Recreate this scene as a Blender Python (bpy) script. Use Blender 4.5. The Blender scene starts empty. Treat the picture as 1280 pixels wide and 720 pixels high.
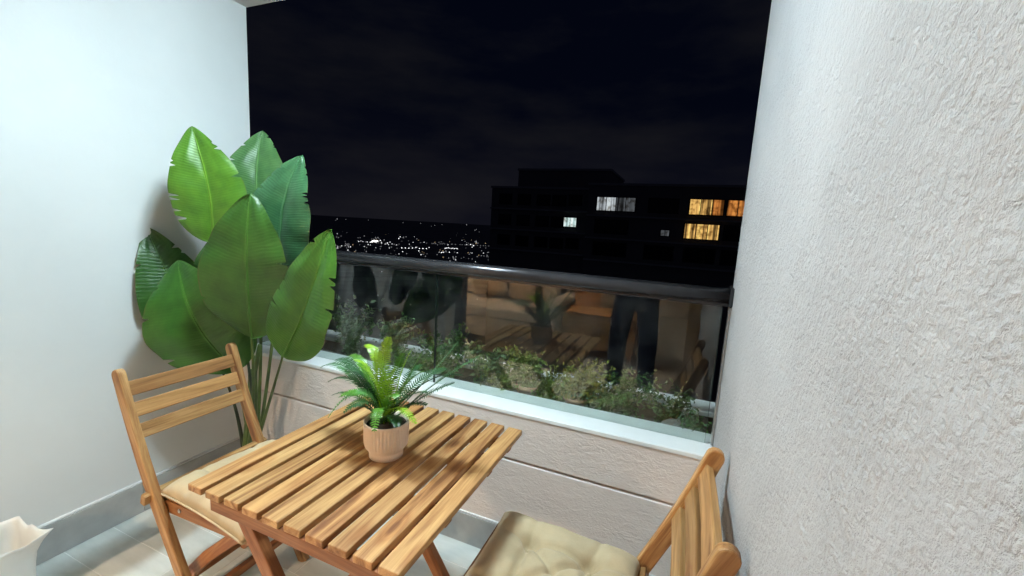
import bpy, bmesh, math, random
from mathutils import Vector, Matrix, noise as mnoise

# ------------------------------------------------------------------ camera
scene = bpy.context.scene
col = scene.collection
cam_data = bpy.data.cameras.new("camera")
cam = bpy.data.objects.new("camera", cam_data)
col.objects.link(cam)
scene.camera = cam
cam_data.sensor_width = 36.0
cam_data.lens = 36.0 * 530.0 / 1280.0
cam_data.clip_start = 0.02
cam_data.clip_end = 30000.0
CAM = Vector((0.0, 0.0, 1.38))
yaw, pitch, roll = math.radians(21.973), math.radians(8.367), math.radians(3.314)
w0 = Vector((-math.sin(yaw), math.cos(yaw), 0)); r0 = Vector((math.cos(yaw), math.sin(yaw), 0)); u0 = Vector((0, 0, 1))
fw = w0 * math.cos(pitch) - u0 * math.sin(pitch)
dn = -(u0 * math.cos(pitch) + w0 * math.sin(pitch))
rt = r0 * math.cos(roll) - dn * math.sin(roll)
dd = dn * math.cos(roll) + r0 * math.sin(roll)
M = Matrix((rt, -dd, -fw)).transposed().to_4x4()
M.translation = CAM
cam.matrix_world = M

# ------------------------------------------------------------------ world: overcast night sky over a lit city
world = bpy.data.worlds.new("World"); scene.world = world; world.use_nodes = True
wn = world.node_tree.nodes; wl = world.node_tree.links
bg = wn["Background"]
wtc = wn.new("ShaderNodeTexCoord")
wmap = wn.new("ShaderNodeMapping"); wmap.inputs["Scale"].default_value = (1.6, 1.6, 5.0); wmap.inputs["Location"].default_value = (0.35, 0.2, 0.1)
wl.new(wtc.outputs["Generated"], wmap.inputs[0])
wno = wn.new("ShaderNodeTexNoise"); wno.inputs["Scale"].default_value = 1.5; wno.inputs["Detail"].default_value = 5; wno.inputs["Roughness"].default_value = 0.55
wl.new(wmap.outputs[0], wno.inputs["Vector"])
wr = wn.new("ShaderNodeValToRGB")
wr.color_ramp.elements[0].position = 0.42; wr.color_ramp.elements[0].color = (0.0009, 0.0016, 0.0052, 1)
wr.color_ramp.elements[1].position = 0.66; wr.color_ramp.elements[1].color = (0.0062, 0.0064, 0.0088, 1)
wl.new(wno.outputs["Fac"], wr.inputs[0])
wsep = wn.new("ShaderNodeSeparateXYZ"); wl.new(wtc.outputs["Generated"], wsep.inputs[0])
wglow = wn.new("ShaderNodeValToRGB")                       # city glow low over the horizon
wglow.color_ramp.elements[0].position = 0.0; wglow.color_ramp.elements[0].color = (0.0045, 0.0040, 0.0044, 1)
wglow.color_ramp.elements[1].position = 0.26; wglow.color_ramp.elements[1].color = (0, 0, 0, 1)
wl.new(wsep.outputs[2], wglow.inputs[0])
wadd = wn.new("ShaderNodeMixRGB"); wadd.blend_type = 'ADD'; wadd.inputs[0].default_value = 1
wl.new(wr.outputs[0], wadd.inputs[1]); wl.new(wglow.outputs[0], wadd.inputs[2])
wl.new(wadd.outputs[0], bg.inputs["Color"]); bg.inputs["Strength"].default_value = 1.0

# ------------------------------------------------------------------ colour management, sampling
vs = scene.view_settings
scene.display_settings.display_device = 'sRGB'
vs.view_transform = 'Standard'; vs.look = 'None'; vs.gamma = 1.0; vs.exposure = 0.0; vs.use_curve_mapping = False
scene.render.engine = 'CYCLES'
scene.cycles.use_denoising = True
scene.cycles.max_bounces = 10
scene.cycles.transparent_max_bounces = 16
scene.cycles.caustics_reflective = False
scene.cycles.caustics_refractive = False

LAMP_POS = (-0.92, 0.92, 2.377)      # flush ceiling lamp of the balcony
LAMP_STRENGTH = 292.0
LAMP_COLOR = (0.72, 0.915, 1.0)
ROOM_LAMP_POS = (-2.95, -1.60, 2.377)
ROOM_LAMP_STRENGTH = 250.0
ROOM_LAMP_COLOR = (1.0, 0.74, 0.50)

# ------------------------------------------------------------------ dimensions
XL, XR = -2.16, 0.162        # faces of the side walls
YP = 1.503                   # inner face of the parapet
YG = 1.600                   # glass
ZS = 0.648                   # sill height
ZC = 2.38                    # ceiling
rnd = random.Random(7)
pi = math.pi
def V(*a): return Vector(a)

# ------------------------------------------------------------------ node helpers
def new_mat(name):
    m = bpy.data.materials.new(name); m.use_nodes = True
    nt = m.node_tree
    return m, nt.nodes, nt.links, nt.nodes["Principled BSDF"]
def ramp(nodes, links, src, stops):
    r = nodes.new("ShaderNodeValToRGB")
    els = r.color_ramp.elements
    while len(els) < len(stops): els.new(0.5)
    for e, (p, c) in zip(els, stops): e.position = p; e.color = (*c, 1)
    links.new(src, r.inputs[0]); return r
def noise_tex(nodes, links, vec, scale, detail=4, rough=0.55, dist=0.0):
    n = nodes.new("ShaderNodeTexNoise"); n.inputs["Scale"].default_value = scale; n.inputs["Detail"].default_value = detail
    n.inputs["Roughness"].default_value = rough; n.inputs["Distortion"].default_value = dist
    if vec is not None: links.new(vec, n.inputs["Vector"])
    return n
def mapping(nodes, links, src, scale=(1, 1, 1), loc=(0, 0, 0), rot=(0, 0, 0)):
    m = nodes.new("ShaderNodeMapping"); m.inputs["Scale"].default_value = scale; m.inputs["Location"].default_value = loc
    m.inputs["Rotation"].default_value = rot
    links.new(src, m.inputs["Vector"]); return m
def bump(nodes, links, height, strength, dist, bsdf, prev=None):
    b = nodes.new("ShaderNodeBump"); b.inputs["Strength"].default_value = strength; b.inputs["Distance"].default_value = dist
    links.new(height, b.inputs["Height"])
    if prev is not None: links.new(prev.outputs[0], b.inputs["Normal"])
    if bsdf is not None: links.new(b.outputs[0], bsdf.inputs["Normal"])
    return b
def math_node(nodes, links, op, a, b=None):
    n = nodes.new("ShaderNodeMath"); n.operation = op
    for i, x in enumerate((a, b)):
        if x is None: continue
        if isinstance(x, (int, float)): n.inputs[i].default_value = x
        else: links.new(x, n.inputs[i])
    return n
def mix_rgb(nodes, links, blend, fac, a, b):
    n = nodes.new("ShaderNodeMixRGB"); n.blend_type = blend
    for i, x in enumerate((fac, a, b)):
        if isinstance(x, (int, float)): n.inputs[i].default_value = x
        elif isinstance(x, tuple): n.inputs[i].default_value = (*x, 1)
        else: links.new(x, n.inputs[i])
    return n

# ------------------------------------------------------------------ materials
def simple(name, color, rough=0.5, metal=0.0, var=0.12, scale=12.0, bmp=0.0, bscale=60.0, spec=None):
    m, n, l, p = new_mat(name)
    tc = n.new("ShaderNodeTexCoord")
    t = noise_tex(n, l, tc.outputs["Object"], scale, 5)
    lo = tuple(c * (1 - var) for c in color); hi = tuple(min(1, c * (1 + var)) for c in color)
    r = ramp(n, l, t.outputs["Fac"], [(0.3, lo), (0.7, hi)])
    l.new(r.outputs[0], p.inputs["Base Color"])
    p.inputs["Roughness"].default_value = rough; p.inputs["Metallic"].default_value = metal
    if spec is not None: p.inputs["Specular IOR Level"].default_value = spec
    if bmp:
        t2 = noise_tex(n, l, tc.outputs["Object"], bscale, 6)
        bump(n, l, t2.outputs["Fac"], bmp, 0.004, p)
    return m

def wood(name, dark, mid, light, red=0.35):
    m, n, l, p = new_mat(name)
    tc = n.new("ShaderNodeTexCoord"); oi = n.new("ShaderNodeObjectInfo")
    off = n.new("ShaderNodeVectorMath"); off.operation = 'SCALE'; off.inputs["Scale"].default_value = 37.0
    comb = n.new("ShaderNodeCombineXYZ")
    for i in range(3): l.new(oi.outputs["Random"], comb.inputs[i])
    l.new(comb.outputs[0], off.inputs[0])
    add = n.new("ShaderNodeVectorMath"); add.operation = 'ADD'
    l.new(tc.outputs["Object"], add.inputs[0]); l.new(off.outputs[0], add.inputs[1])
    broad = noise_tex(n, l, mapping(n, l, add.outputs[0], (1.6, 16, 16)).outputs[0], 1.0, 3, 0.5, 0.6)
    ring = noise_tex(n, l, mapping(n, l, add.outputs[0], (0.9, 11, 11)).outputs[0], 2.2, 5, 0.58, 1.6)
    fine = noise_tex(n, l, mapping(n, l, add.outputs[0], (9, 330, 330)).outputs[0], 1.0, 3, 0.6)
    c1 = ramp(n, l, ring.outputs["Fac"], [(0.30, dark), (0.46, mid), (0.62, light)])
    c2 = mix_rgb(n, l, 'MULTIPLY', 0.55, c1.outputs[0], ramp(n, l, broad.outputs["Fac"], [(0.3, (0.62, 0.5, 0.42)), (0.6, (1, 1, 1))]).outputs[0])
    c3 = mix_rgb(n, l, 'MULTIPLY', 0.35, c2.outputs[0], ramp(n, l, fine.outputs["Fac"], [(0.35, (0.6, 0.5, 0.42)), (0.6, (1, 1, 1))]).outputs[0])
    # a few knots
    vo = n.new("ShaderNodeTexVoronoi"); vo.feature = 'F1'; vo.inputs["Scale"].default_value = 1.0
    l.new(mapping(n, l, add.outputs[0], (3.6, 11, 11)).outputs[0], vo.inputs["Vector"])
    kn = ramp(n, l, vo.outputs["Distance"], [(0.06, (0.36, 0.20, 0.12)), (0.12, (0.80, 0.64, 0.50)), (0.16, (0.70, 0.52, 0.40)), (0.24, (1, 1, 1))])
    c4 = mix_rgb(n, l, 'MULTIPLY', 0.75, c3.outputs[0], kn.outputs[0])
    # each piece has its own tint
    tint = ramp(n, l, oi.outputs["Random"], [(0.0, (0.66, 0.54, 0.46)), (0.25, (1, 1.0, 0.96)), (0.5, (0.76, 0.70, 0.62)), (0.75, (1.08, 0.98, 0.88)), (1.0, (0.84, 0.72, 0.62))])
    c5 = mix_rgb(n, l, 'MULTIPLY', 0.9, c4.outputs[0], tint.outputs[0])
    l.new(c5.outputs[0], p.inputs["Base Color"])
    rr = ramp(n, l, ring.outputs["Fac"], [(0.3, (0.55, 0.55, 0.55)), (0.7, (0.4, 0.4, 0.4))])
    l.new(rr.outputs[0], p.inputs["Roughness"])
    p.inputs["Specular IOR Level"].default_value = 0.4
    bump(n, l, fine.outputs["Fac"], 0.22, 0.001, p)
    return m

def stucco(name, color, grain=120.0, strength=0.7, dist=0.006, var=0.06, stretch=(1, 1, 1), patch=0.0, fine=0.6):
    m, n, l, p = new_mat(name)
    tc = n.new("ShaderNodeTexCoord")
    mp = mapping(n, l, tc.outputs["Object"], stretch)
    big = noise_tex(n, l, tc.outputs["Object"], 2.2, 4)
    g1 = noise_tex(n, l, mp.outputs[0], grain, 5, 0.6, 0.3)
    g2 = noise_tex(n, l, mp.outputs[0], grain * 0.28, 4, 0.6, 0.8)
    lo = tuple(c * (1 - var) for c in color); hi = tuple(min(1, c * (1 + var * 0.6)) for c in color)
    r = ramp(n, l, big.outputs["Fac"], [(0.3, lo), (0.7, hi)])
    l.new(r.outputs[0], p.inputs["Base Color"])
    p.inputs["Roughness"].default_value = 0.85; p.inputs["Specular IOR Level"].default_value = 0.25
    s = math_node(n, l, 'ADD', math_node(n, l, 'MULTIPLY', g1.outputs["Fac"], fine).outputs[0], g2.outputs["Fac"])
    h = s.outputs[0]
    if patch:                       # the trowel pressed some areas smoother than others
        pm = ramp(n, l, noise_tex(n, l, tc.outputs["Object"], 3.0, 3).outputs["Fac"], [(0.35, (1 - patch,) * 3), (0.6, (1, 1, 1))])
        h = math_node(n, l, 'MULTIPLY', h, pm.outputs[0]).outputs[0]
    bump(n, l, h, strength, dist, p)
    return m

def leaf_mat(name, rib=0.35):
    """artificial plant leaf: colour per leaf from the object's colour, ribs running out from the midrib (UV)"""
    m, n, l, p = new_mat(name)
    oi = n.new("ShaderNodeObjectInfo"); uv = n.new("ShaderNodeTexCoord")
    sep = n.new("ShaderNodeSeparateXYZ"); l.new(uv.outputs["UV"], sep.inputs[0])
    av = math_node(n, l, 'ABSOLUTE', math_node(n, l, 'SUBTRACT', sep.outputs[1], 0.5).outputs[0])
    wob = noise_tex(n, l, mapping(n, l, uv.outputs["UV"], (9, 2, 1)).outputs[0], 1.0, 3)
    su = math_node(n, l, 'MULTIPLY_ADD', wob.outputs["Fac"], 0.05); l.new(sep.outputs[0], su.inputs[2])
    t = math_node(n, l, 'SUBTRACT', math_node(n, l, 'MULTIPLY', su.outputs[0], 46 * 2 * pi).outputs[0], math_node(n, l, 'MULTIPLY', av.outputs[0], 26.0).outputs[0])
    wv = math_node(n, l, 'SINE', t.outputs[0])
    no = noise_tex(n, l, mapping(n, l, uv.outputs["UV"], (5, 3, 1)).outputs[0], 1.6, 4)
    mid = ramp(n, l, av.outputs[0], [(0.0, (1.9, 1.75, 1.5)), (0.012, (1.6, 1.5, 1.3)), (0.03, (1, 1, 1))])
    v1 = ramp(n, l, no.outputs["Fac"], [(0.3, (0.72, 0.78, 0.75)), (0.7, (1.18, 1.12, 1.0))])
    c1 = mix_rgb(n, l, 'MULTIPLY', 1.0, oi.outputs["Color"], v1.outputs[0])
    c2 = mix_rgb(n, l, 'MULTIPLY', 1.0, c1.outputs[0], mid.outputs[0])
    wc = ramp(n, l, math_node(n, l, 'MULTIPLY_ADD', wv.outputs[0], 0.5).outputs[0], [(0.0, (0.93, 0.94, 0.93)), (1, (1.05, 1.04, 1.0))])
    c3 = mix_rgb(n, l, 'MULTIPLY', 0.45, c2.outputs[0], wc.outputs[0])
    if rib > 0:
        rim = ramp(n, l, math_node(n, l, 'MULTIPLY_ADD', no.outputs["Fac"], 0.06).outputs[0], [(0, (0, 0, 0)), (1, (1, 1, 1))])
        rim_in = math_node(n, l, 'ADD', av.outputs[0], math_node(n, l, 'MULTIPLY', no.outputs["Fac"], 0.05).outputs[0])
        rim = ramp(n, l, rim_in.outputs[0], [(0.505, (0, 0, 0)), (0.53, (1, 1, 1))])
        c3 = mix_rgb(n, l, 'MIX', math_node(n, l, 'MULTIPLY', rim.outputs[0], 0.55).outputs[0], c3.outputs[0], (0.10, 0.085, 0.03))
    l.new(c3.outputs[0], p.inputs["Base Color"])
    p.inputs["Roughness"].default_value = 0.36
    p.inputs["Specular IOR Level"].default_value = 0.45
    bump(n, l, wv.outputs[0], rib, 0.0016, p)
    tr = n.new("ShaderNodeBsdfTranslucent"); l.new(c3.outputs[0], tr.inputs[0])
    mx = n.new("ShaderNodeMixShader"); mx.inputs[0].default_value = 0.16
    out = n["Material Output"]
    l.new(p.outputs[0], mx.inputs[1]); l.new(tr.outputs[0], mx.inputs[2]); l.new(mx.outputs[0], out.inputs[0])
    return m

def glass_mat(name, tint=(0.93, 0.965, 0.95), dirt=0.03):
    m, n, l, p = new_mat(name)
    n.remove(p)
    lw = n.new("ShaderNodeLayerWeight"); lw.inputs[0].default_value = 0.5
    f5 = math_node(n, l, 'POWER', lw.outputs["Facing"], 5.0)
    fr = math_node(n, l, 'MULTIPLY_ADD', f5.outputs[0], 0.95); fr.inputs[2].default_value = 0.06
    tr = n.new("ShaderNodeBsdfTransparent"); tr.inputs[0].default_value = (*tint, 1)
    gl = n.new("ShaderNodeBsdfGlossy"); gl.inputs["Roughness"].default_value = 0.0
    mx = n.new("ShaderNodeMixShader"); l.new(fr.outputs[0], mx.inputs[0]); l.new(tr.outputs[0], mx.inputs[1]); l.new(gl.outputs[0], mx.inputs[2])
    # thin film of dust and dried drops
    tc = n.new("ShaderNodeTexCoord")
    d = noise_tex(n, l, tc.outputs["Object"], 7.0, 6, 0.6)
    dr = ramp(n, l, d.outputs["Fac"], [(0.4, (0, 0, 0)), (0.8, (dirt,) * 3)])
    df = n.new("ShaderNodeBsdfDiffuse"); df.inputs[0].default_value = (0.6, 0.62, 0.6, 1)
    mx2 = n.new("ShaderNodeMixShader"); l.new(dr.outputs[0], mx2.inputs[0]); l.new(mx.outputs[0], mx2.inputs[1]); l.new(df.outputs[0], mx2.inputs[2])
    l.new(mx2.outputs[0], n["Material Output"].inputs[0])
    return m

def emit(name, color, strength, base=(0.8, 0.8, 0.8)):
    m, n, l, p = new_mat(name)
    p.inputs["Base Color"].default_value = (*base, 1)
    p.inputs["Emission Color"].default_value = (*color, 1); p.inputs["Emission Strength"].default_value = strength
    return m

def fabric(name, color, weave=900.0):
    m, n, l, p = new_mat(name)
    tc = n.new("ShaderNodeTexCoord")
    t = noise_tex(n, l, tc.outputs["Object"], 9, 4)
    r = ramp(n, l, t.outputs["Fac"], [(0.3, tuple(c * 0.86 for c in color)), (0.7, tuple(min(1, c * 1.08) for c in color))])
    f = noise_tex(n, l, tc.outputs["Object"], weave, 2)
    c = mix_rgb(n, l, 'MULTIPLY', 0.3, r.outputs[0], ramp(n, l, f.outputs["Fac"], [(0.35, (0.7, 0.68, 0.64)), (0.65, (1, 1, 1))]).outputs[0])
    l.new(c.outputs[0], p.inputs["Base Color"]); p.inputs["Roughness"].default_value = 0.95
    p.inputs["Specular IOR Level"].default_value = 0.15
    p.inputs["Sheen Weight"].default_value = 0.15
    b1 = bump(n, l, noise_tex(n, l, tc.outputs["Object"], 26, 4).outputs["Fac"], 0.25, 0.006, None)
    wv_ = n.new("ShaderNodeTexWave"); wv_.inputs["Scale"].default_value = 140; wv_.inputs["Distortion"].default_value = 1.5; l.new(tc.outputs["Object"], wv_.inputs["Vector"])
    b2 = bump(n, l, wv_.outputs["Fac"], 0.25, 0.0012, None, b1)
    bump(n, l, f.outputs["Fac"], 0.35, 0.001, p, b2)
    return m

def tile_mat():
    m, n, l, p = new_mat("floor_tile")
    tc = n.new("ShaderNodeTexCoord"); oi = n.new("ShaderNodeObjectInfo")
    geo = n.new("ShaderNodeNewGeometry")
    t = noise_tex(n, l, mapping(n, l, geo.outputs["Position"], (4, 14, 4)).outputs[0], 1.4, 6, 0.6)
    r = ramp(n, l, t.outputs["Fac"], [(0.3, (0.52, 0.545, 0.515)), (0.7, (0.64, 0.66, 0.63))])
    tint = ramp(n, l, oi.outputs["Random"], [(0, (0.9, 0.9, 0.9)), (1, (1.05, 1.05, 1.05))])
    c = mix_rgb(n, l, 'MULTIPLY', 1, r.outputs[0], tint.outputs[0])
    l.new(c.outputs[0], p.inputs["Base Color"]); p.inputs["Roughness"].default_value = 0.42
    bump(n, l, noise_tex(n, l, tc.outputs["Object"], 40, 4).outputs["Fac"], 0.1, 0.002, p)
    return m

def room_curtain_mat(name, color, strength):
    """a lit room seen through a far window: bright curtain folds, darker furniture towards the bottom"""
    m, n, l, p = new_mat(name)
    tc = n.new("ShaderNodeTexCoord"); oi = n.new("ShaderNodeObjectInfo")
    a = n.new("ShaderNodeVectorMath"); a.operation = 'ADD'
    comb = n.new("ShaderNodeCombineXYZ"); l.new(math_node(n, l, 'MULTIPLY', oi.outputs["Random"], 60.0).outputs[0], comb.inputs[0])
    l.new(tc.outputs["Object"], a.inputs[0]); l.new(comb.outputs[0], a.inputs[1])
    st = noise_tex(n, l, mapping(n, l, a.outputs[0], (2.4, 1, 0.05)).outputs[0], 1.0, 3, 0.6)
    bl = noise_tex(n, l, mapping(n, l, a.outputs[0], (1.2, 1, 1.1)).outputs[0], 1.3, 3, 0.6)
    r = ramp(n, l, st.outputs["Fac"], [(0.36, tuple(c * 0.12 for c in color)), (0.52, color), (0.7, tuple(min(1, c * 1.5) for c in color))])
    r2 = ramp(n, l, bl.outputs["Fac"], [(0.36, (0.25, 0.2, 0.15)), (0.55, (1, 1, 1))])
    c = mix_rgb(n, l, 'MULTIPLY', 0.85, r.outputs[0], r2.outputs[0])
    p.inputs["Base Color"].default_value = (0.02, 0.02, 0.02, 1); p.inputs["Roughness"].default_value = 0.3
    l.new(c.outputs[0], p.inputs["Emission Color"]); p.inputs["Emission Strength"].default_value = strength
    return m

MT = {}
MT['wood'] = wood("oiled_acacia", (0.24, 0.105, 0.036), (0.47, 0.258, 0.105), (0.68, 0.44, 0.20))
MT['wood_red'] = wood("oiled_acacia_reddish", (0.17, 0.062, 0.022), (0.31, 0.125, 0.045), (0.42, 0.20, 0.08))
MT['wood_back'] = wood("oiled_acacia_pale", (0.22, 0.105, 0.038), (0.42, 0.24, 0.095), (0.58, 0.36, 0.16))
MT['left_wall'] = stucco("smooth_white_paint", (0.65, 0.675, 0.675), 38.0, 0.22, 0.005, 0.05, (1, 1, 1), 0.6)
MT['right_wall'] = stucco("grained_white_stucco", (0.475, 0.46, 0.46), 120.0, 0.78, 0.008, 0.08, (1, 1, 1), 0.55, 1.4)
MT['parapet'] = stucco("trowelled_stucco", (0.83, 0.74, 0.69), 95.0, 0.7, 0.008, 0.05, (1, 1, 1.9), 0.5)
MT['sill'] = simple("white_sill_paint", (0.85, 0.86, 0.85), 0.45, 0, 0.04, 9, 0.12, 40)
MT['ceiling'] = simple("ceiling_paint", (0.62, 0.61, 0.60), 0.9, 0, 0.04, 5, 0.1, 80)
MT['skirting'] = simple("grey_skirting_tile", (0.36, 0.37, 0.365), 0.5, 0, 0.10, 14, 0.08, 60)
MT['caulk'] = simple("white_caulk", (0.75, 0.76, 0.76), 0.5, 0, 0.04, 30)
MT['grout'] = simple("floor_grout", (0.74, 0.75, 0.73), 0.9, 0, 0.08, 60)
MT['tile'] = tile_mat()
MT['rail'] = simple("dark_anodised_metal", (0.055, 0.053, 0.058), 0.25, 0.6, 0.12, 30)
MT['steel'] = simple("brushed_steel", (0.45, 0.43, 0.42), 0.35, 1.0, 0.1, 60)
MT['glass'] = glass_mat("balustrade_glass")
MT['glass_edge'] = simple("glass_cut_edge", (0.02, 0.035, 0.03), 0.35, 0, 0.1, 30)
MT['leaf'] = leaf_mat("banana_leaf", 0.20)
MT['fern'] = leaf_mat("fern_leaf", 0.0)
MT['stem'] = simple("green_stem", (0.085, 0.135, 0.03), 0.45, 0, 0.35, 18)
MT['stem_dark'] = simple("dark_stem", (0.03, 0.045, 0.022), 0.5, 0, 0.35, 18)
MT['black_plastic'] = simple("black_plastic", (0.012, 0.012, 0.013), 0.4, 0, 0.1, 20)
MT['soil'] = simple("soil", (0.055, 0.040, 0.028), 0.95, 0, 0.45, 55, 0.9, 90)
MT['clay'] = simple("blush_ceramic", (0.88, 0.73, 0.62), 0.6, 0, 0.05, 25, 0.08, 160)
MT['terracotta'] = simple("terracotta", (0.42, 0.27, 0.16), 0.8, 0, 0.12, 20, 0.15, 90)
MT['cushion'] = fabric("beige_canvas", (0.58, 0.455, 0.285))
MT['plastic_bag'] = None
MT['concrete'] = simple("painted_concrete", (0.50, 0.49, 0.47), 0.85, 0, 0.15, 6, 0.4, 60)
MT['soiled'] = simple("soil_stained_concrete", (0.13, 0.105, 0.08), 0.9, 0, 0.4, 14, 0.4, 60)
MT['stone'] = simple("grey_stone", (0.22, 0.21, 0.19), 0.9, 0, 0.25, 20, 0.7, 50)
MT['facade'] = simple("dark_render", (0.32, 0.31, 0.31), 0.9, 0, 0.12, 0.3)
MT['facade_band'] = simple("slab_edge", (0.6, 0.6, 0.6), 0.9, 0, 0.12, 0.3)
MT['dark_pane'] = simple("dark_window_glass", (0.01, 0.011, 0.014), 0.08, 0, 0.1, 1)
MT['terrain'] = simple("night_terrain", (0.40, 0.39, 0.39), 1.0, 0, 0.3, 0.01)
MT['sofa'] = fabric("sofa_linen", (0.64, 0.56, 0.46), 300)
MT['pillow'] = fabric("pillow_linen", (0.62, 0.50, 0.38), 300)
MT['room_wall'] = simple("room_paint", (0.66, 0.58, 0.48), 0.9, 0, 0.04, 3)
MT['jeans'] = fabric("dark_denim", (0.018, 0.024, 0.045), 700)
MT['shirt'] = fabric("charcoal_cotton", (0.035, 0.035, 0.04), 700)
MT['skin'] = simple("skin", (0.48, 0.29, 0.20), 0.55, 0, 0.06, 25)
MT['hair'] = simple("dark_hair", (0.02, 0.014, 0.01), 0.5, 0, 0.3, 80)
MT['white'] = simple("white_enamel", (0.78, 0.78, 0.77), 0.4, 0, 0.03, 10)
MT['lamp'] = emit("lamp_diffuser", LAMP_COLOR, LAMP_STRENGTH)
MT['room_lamp'] = emit("room_lamp_diffuser", ROOM_LAMP_COLOR, ROOM_LAMP_STRENGTH)
MT['drinking_glass'] = glass_mat("drinking_glass", (0.95, 0.95, 0.95), 0.0)
MT['warm_room'] = room_curtain_mat("warm_lit_room", (0.95, 0.55, 0.16), 1.0)
MT['orange_room'] = room_curtain_mat("orange_lit_room", (0.75, 0.27, 0.06), 0.8)
MT['cool_room'] = room_curtain_mat("cool_lit_room", (0.60, 0.66, 0.70), 0.8)
MT['dim_room'] = room_curtain_mat("dim_lit_room", (0.10, 0.11, 0.12), 0.7)
MT['mint_room'] = room_curtain_mat("mint_lit_room", (0.62, 0.85, 0.84), 1.0)
def _bag():
    m, n, l, p = new_mat("thin_white_plastic")
    tc = n.new("ShaderNodeTexCoord")
    p.inputs["Base Color"].default_value = (0.84, 0.86, 0.85, 1); p.inputs["Roughness"].default_value = 0.32
    bump(n, l, noise_tex(n, l, tc.outputs["Object"], 22, 4, 0.5, 1.0).outputs["Fac"], 0.22, 0.01, p)
    tr = n.new("ShaderNodeBsdfTranslucent"); tr.inputs[0].default_value = (0.75, 0.78, 0.78, 1)
    mx = n.new("ShaderNodeMixShader"); mx.inputs[0].default_value = 0.35
    l.new(p.outputs[0], mx.inputs[1]); l.new(tr.outputs[0], mx.inputs[2]); l.new(mx.outputs[0], n["Material Output"].inputs[0])
    return m
MT['plastic_bag'] = _bag()

# ------------------------------------------------------------------ object helpers
def tag(o, label=None, cat=None, group=None, kind=None):
    if label: o['label'] = label
    if cat: o['category'] = cat
    if group: o['group'] = group
    if kind: o['kind'] = kind
    return o
def empty(name, loc=(0, 0, 0), rz=0.0):
    o = bpy.data.objects.new(name, None); col.objects.link(o)
    o.empty_display_size = 0.1
    o.location = loc; o.rotation_euler = (0, 0, rz); return o
def link(name, me, mat, parent=None, smooth=False):
    o = bpy.data.objects.new(name, me); col.objects.link(o)
    if mat is not None and len(me.materials) == 0: me.materials.append(mat)
    if smooth:
        for f in me.polygons: f.use_smooth = True
    if parent is not None: o.parent = parent
    return o
def from_bm(name, bm, mat, parent=None, smooth=False):
    me = bpy.data.meshes.new(name); bm.normal_update(); bm.to_mesh(me); bm.free()
    return link(name, me, mat, parent, smooth)
def bm_box(bm, lo, hi):
    x0, y0, z0 = lo; x1, y1, z1 = hi
    v = [bm.verts.new(p) for p in [(x0, y0, z0), (x1, y0, z0), (x1, y1, z0), (x0, y1, z0), (x0, y0, z1), (x1, y0, z1), (x1, y1, z1), (x0, y1, z1)]]
    for f in [(0, 3, 2, 1), (4, 5, 6, 7), (0, 1, 5, 4), (1, 2, 6, 5), (2, 3, 7, 6), (3, 0, 4, 7)]: bm.faces.new([v[i] for i in f])
def box(name, lo, hi, mat, parent=None, bevel=0.0, seg=1):
    bm = bmesh.new(); bm_box(bm, lo, hi)
    if bevel: bmesh.ops.bevel(bm, geom=bm.edges[:], offset=bevel, segments=seg, affect='EDGES', profile=0.5)
    return from_bm(name, bm, mat, parent)
_beam_cache = {}
def beam_mesh(L, w, h, bevel, bow=0.0, seg=1):
    """bar along local X, w across (local Y), h thick (local Z); bow bends it in local Z"""
    key = (round(L, 4), w, h, bevel, bow, seg)
    if key in _beam_cache: return _beam_cache[key]
    bm = bmesh.new()
    n = 1 if bow == 0 else 10
    secs = []
    for i in range(n + 1):
        x = -L / 2 + L * i / n; z = bow * (1 - (2 * i / n - 1) ** 2)
        secs.append([bm.verts.new((x, sy * w / 2, z + sz * h / 2)) for sy, sz in ((-1, -1), (1, -1), (1, 1), (-1, 1))])
    for a, b in zip(secs[:-1], secs[1:]):
        for k in range(4): bm.faces.new((a[k], a[(k + 1) % 4], b[(k + 1) % 4], b[k]))
    bm.faces.new(secs[0][::-1]); bm.faces.new(secs[-1])
    bmesh.ops.recalc_face_normals(bm, faces=bm.faces[:])
    if bevel:
        ed = [e for e in bm.edges if len(e.link_faces) == 2 and e.calc_face_angle() > 0.6]
        bmesh.ops.bevel(bm, geom=ed, offset=bevel, segments=seg, affect='EDGES', profile=0.5)
    me = bpy.data.meshes.new("beam"); bm.normal_update(); bm.to_mesh(me); bm.free()
    _beam_cache[key] = me
    return me
def beam(name, p0, p1, w, h, up, mat, parent=None, bevel=0.003, bow=0.0, seg=2):
    p0 = Vector(p0); p1 = Vector(p1); d = p1 - p0; L = d.length; x = d.normalized()
    y = Vector(up).cross(x).normalized(); z = x.cross(y)
    me = beam_mesh(L, w, h, bevel, bow, seg)
    o = bpy.data.objects.new(name, me); col.objects.link(o)
    if len(me.materials) == 0: me.materials.append(mat)
    elif me.materials[0] != mat:
        me = me.copy(); me.materials[0] = mat; o.data = me
    Mx = Matrix((x, y, z)).transposed().to_4x4(); Mx.translation = (p0 + p1) / 2
    o.matrix_local = Mx
    if parent is not None: o.parent = parent
    return o
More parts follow.
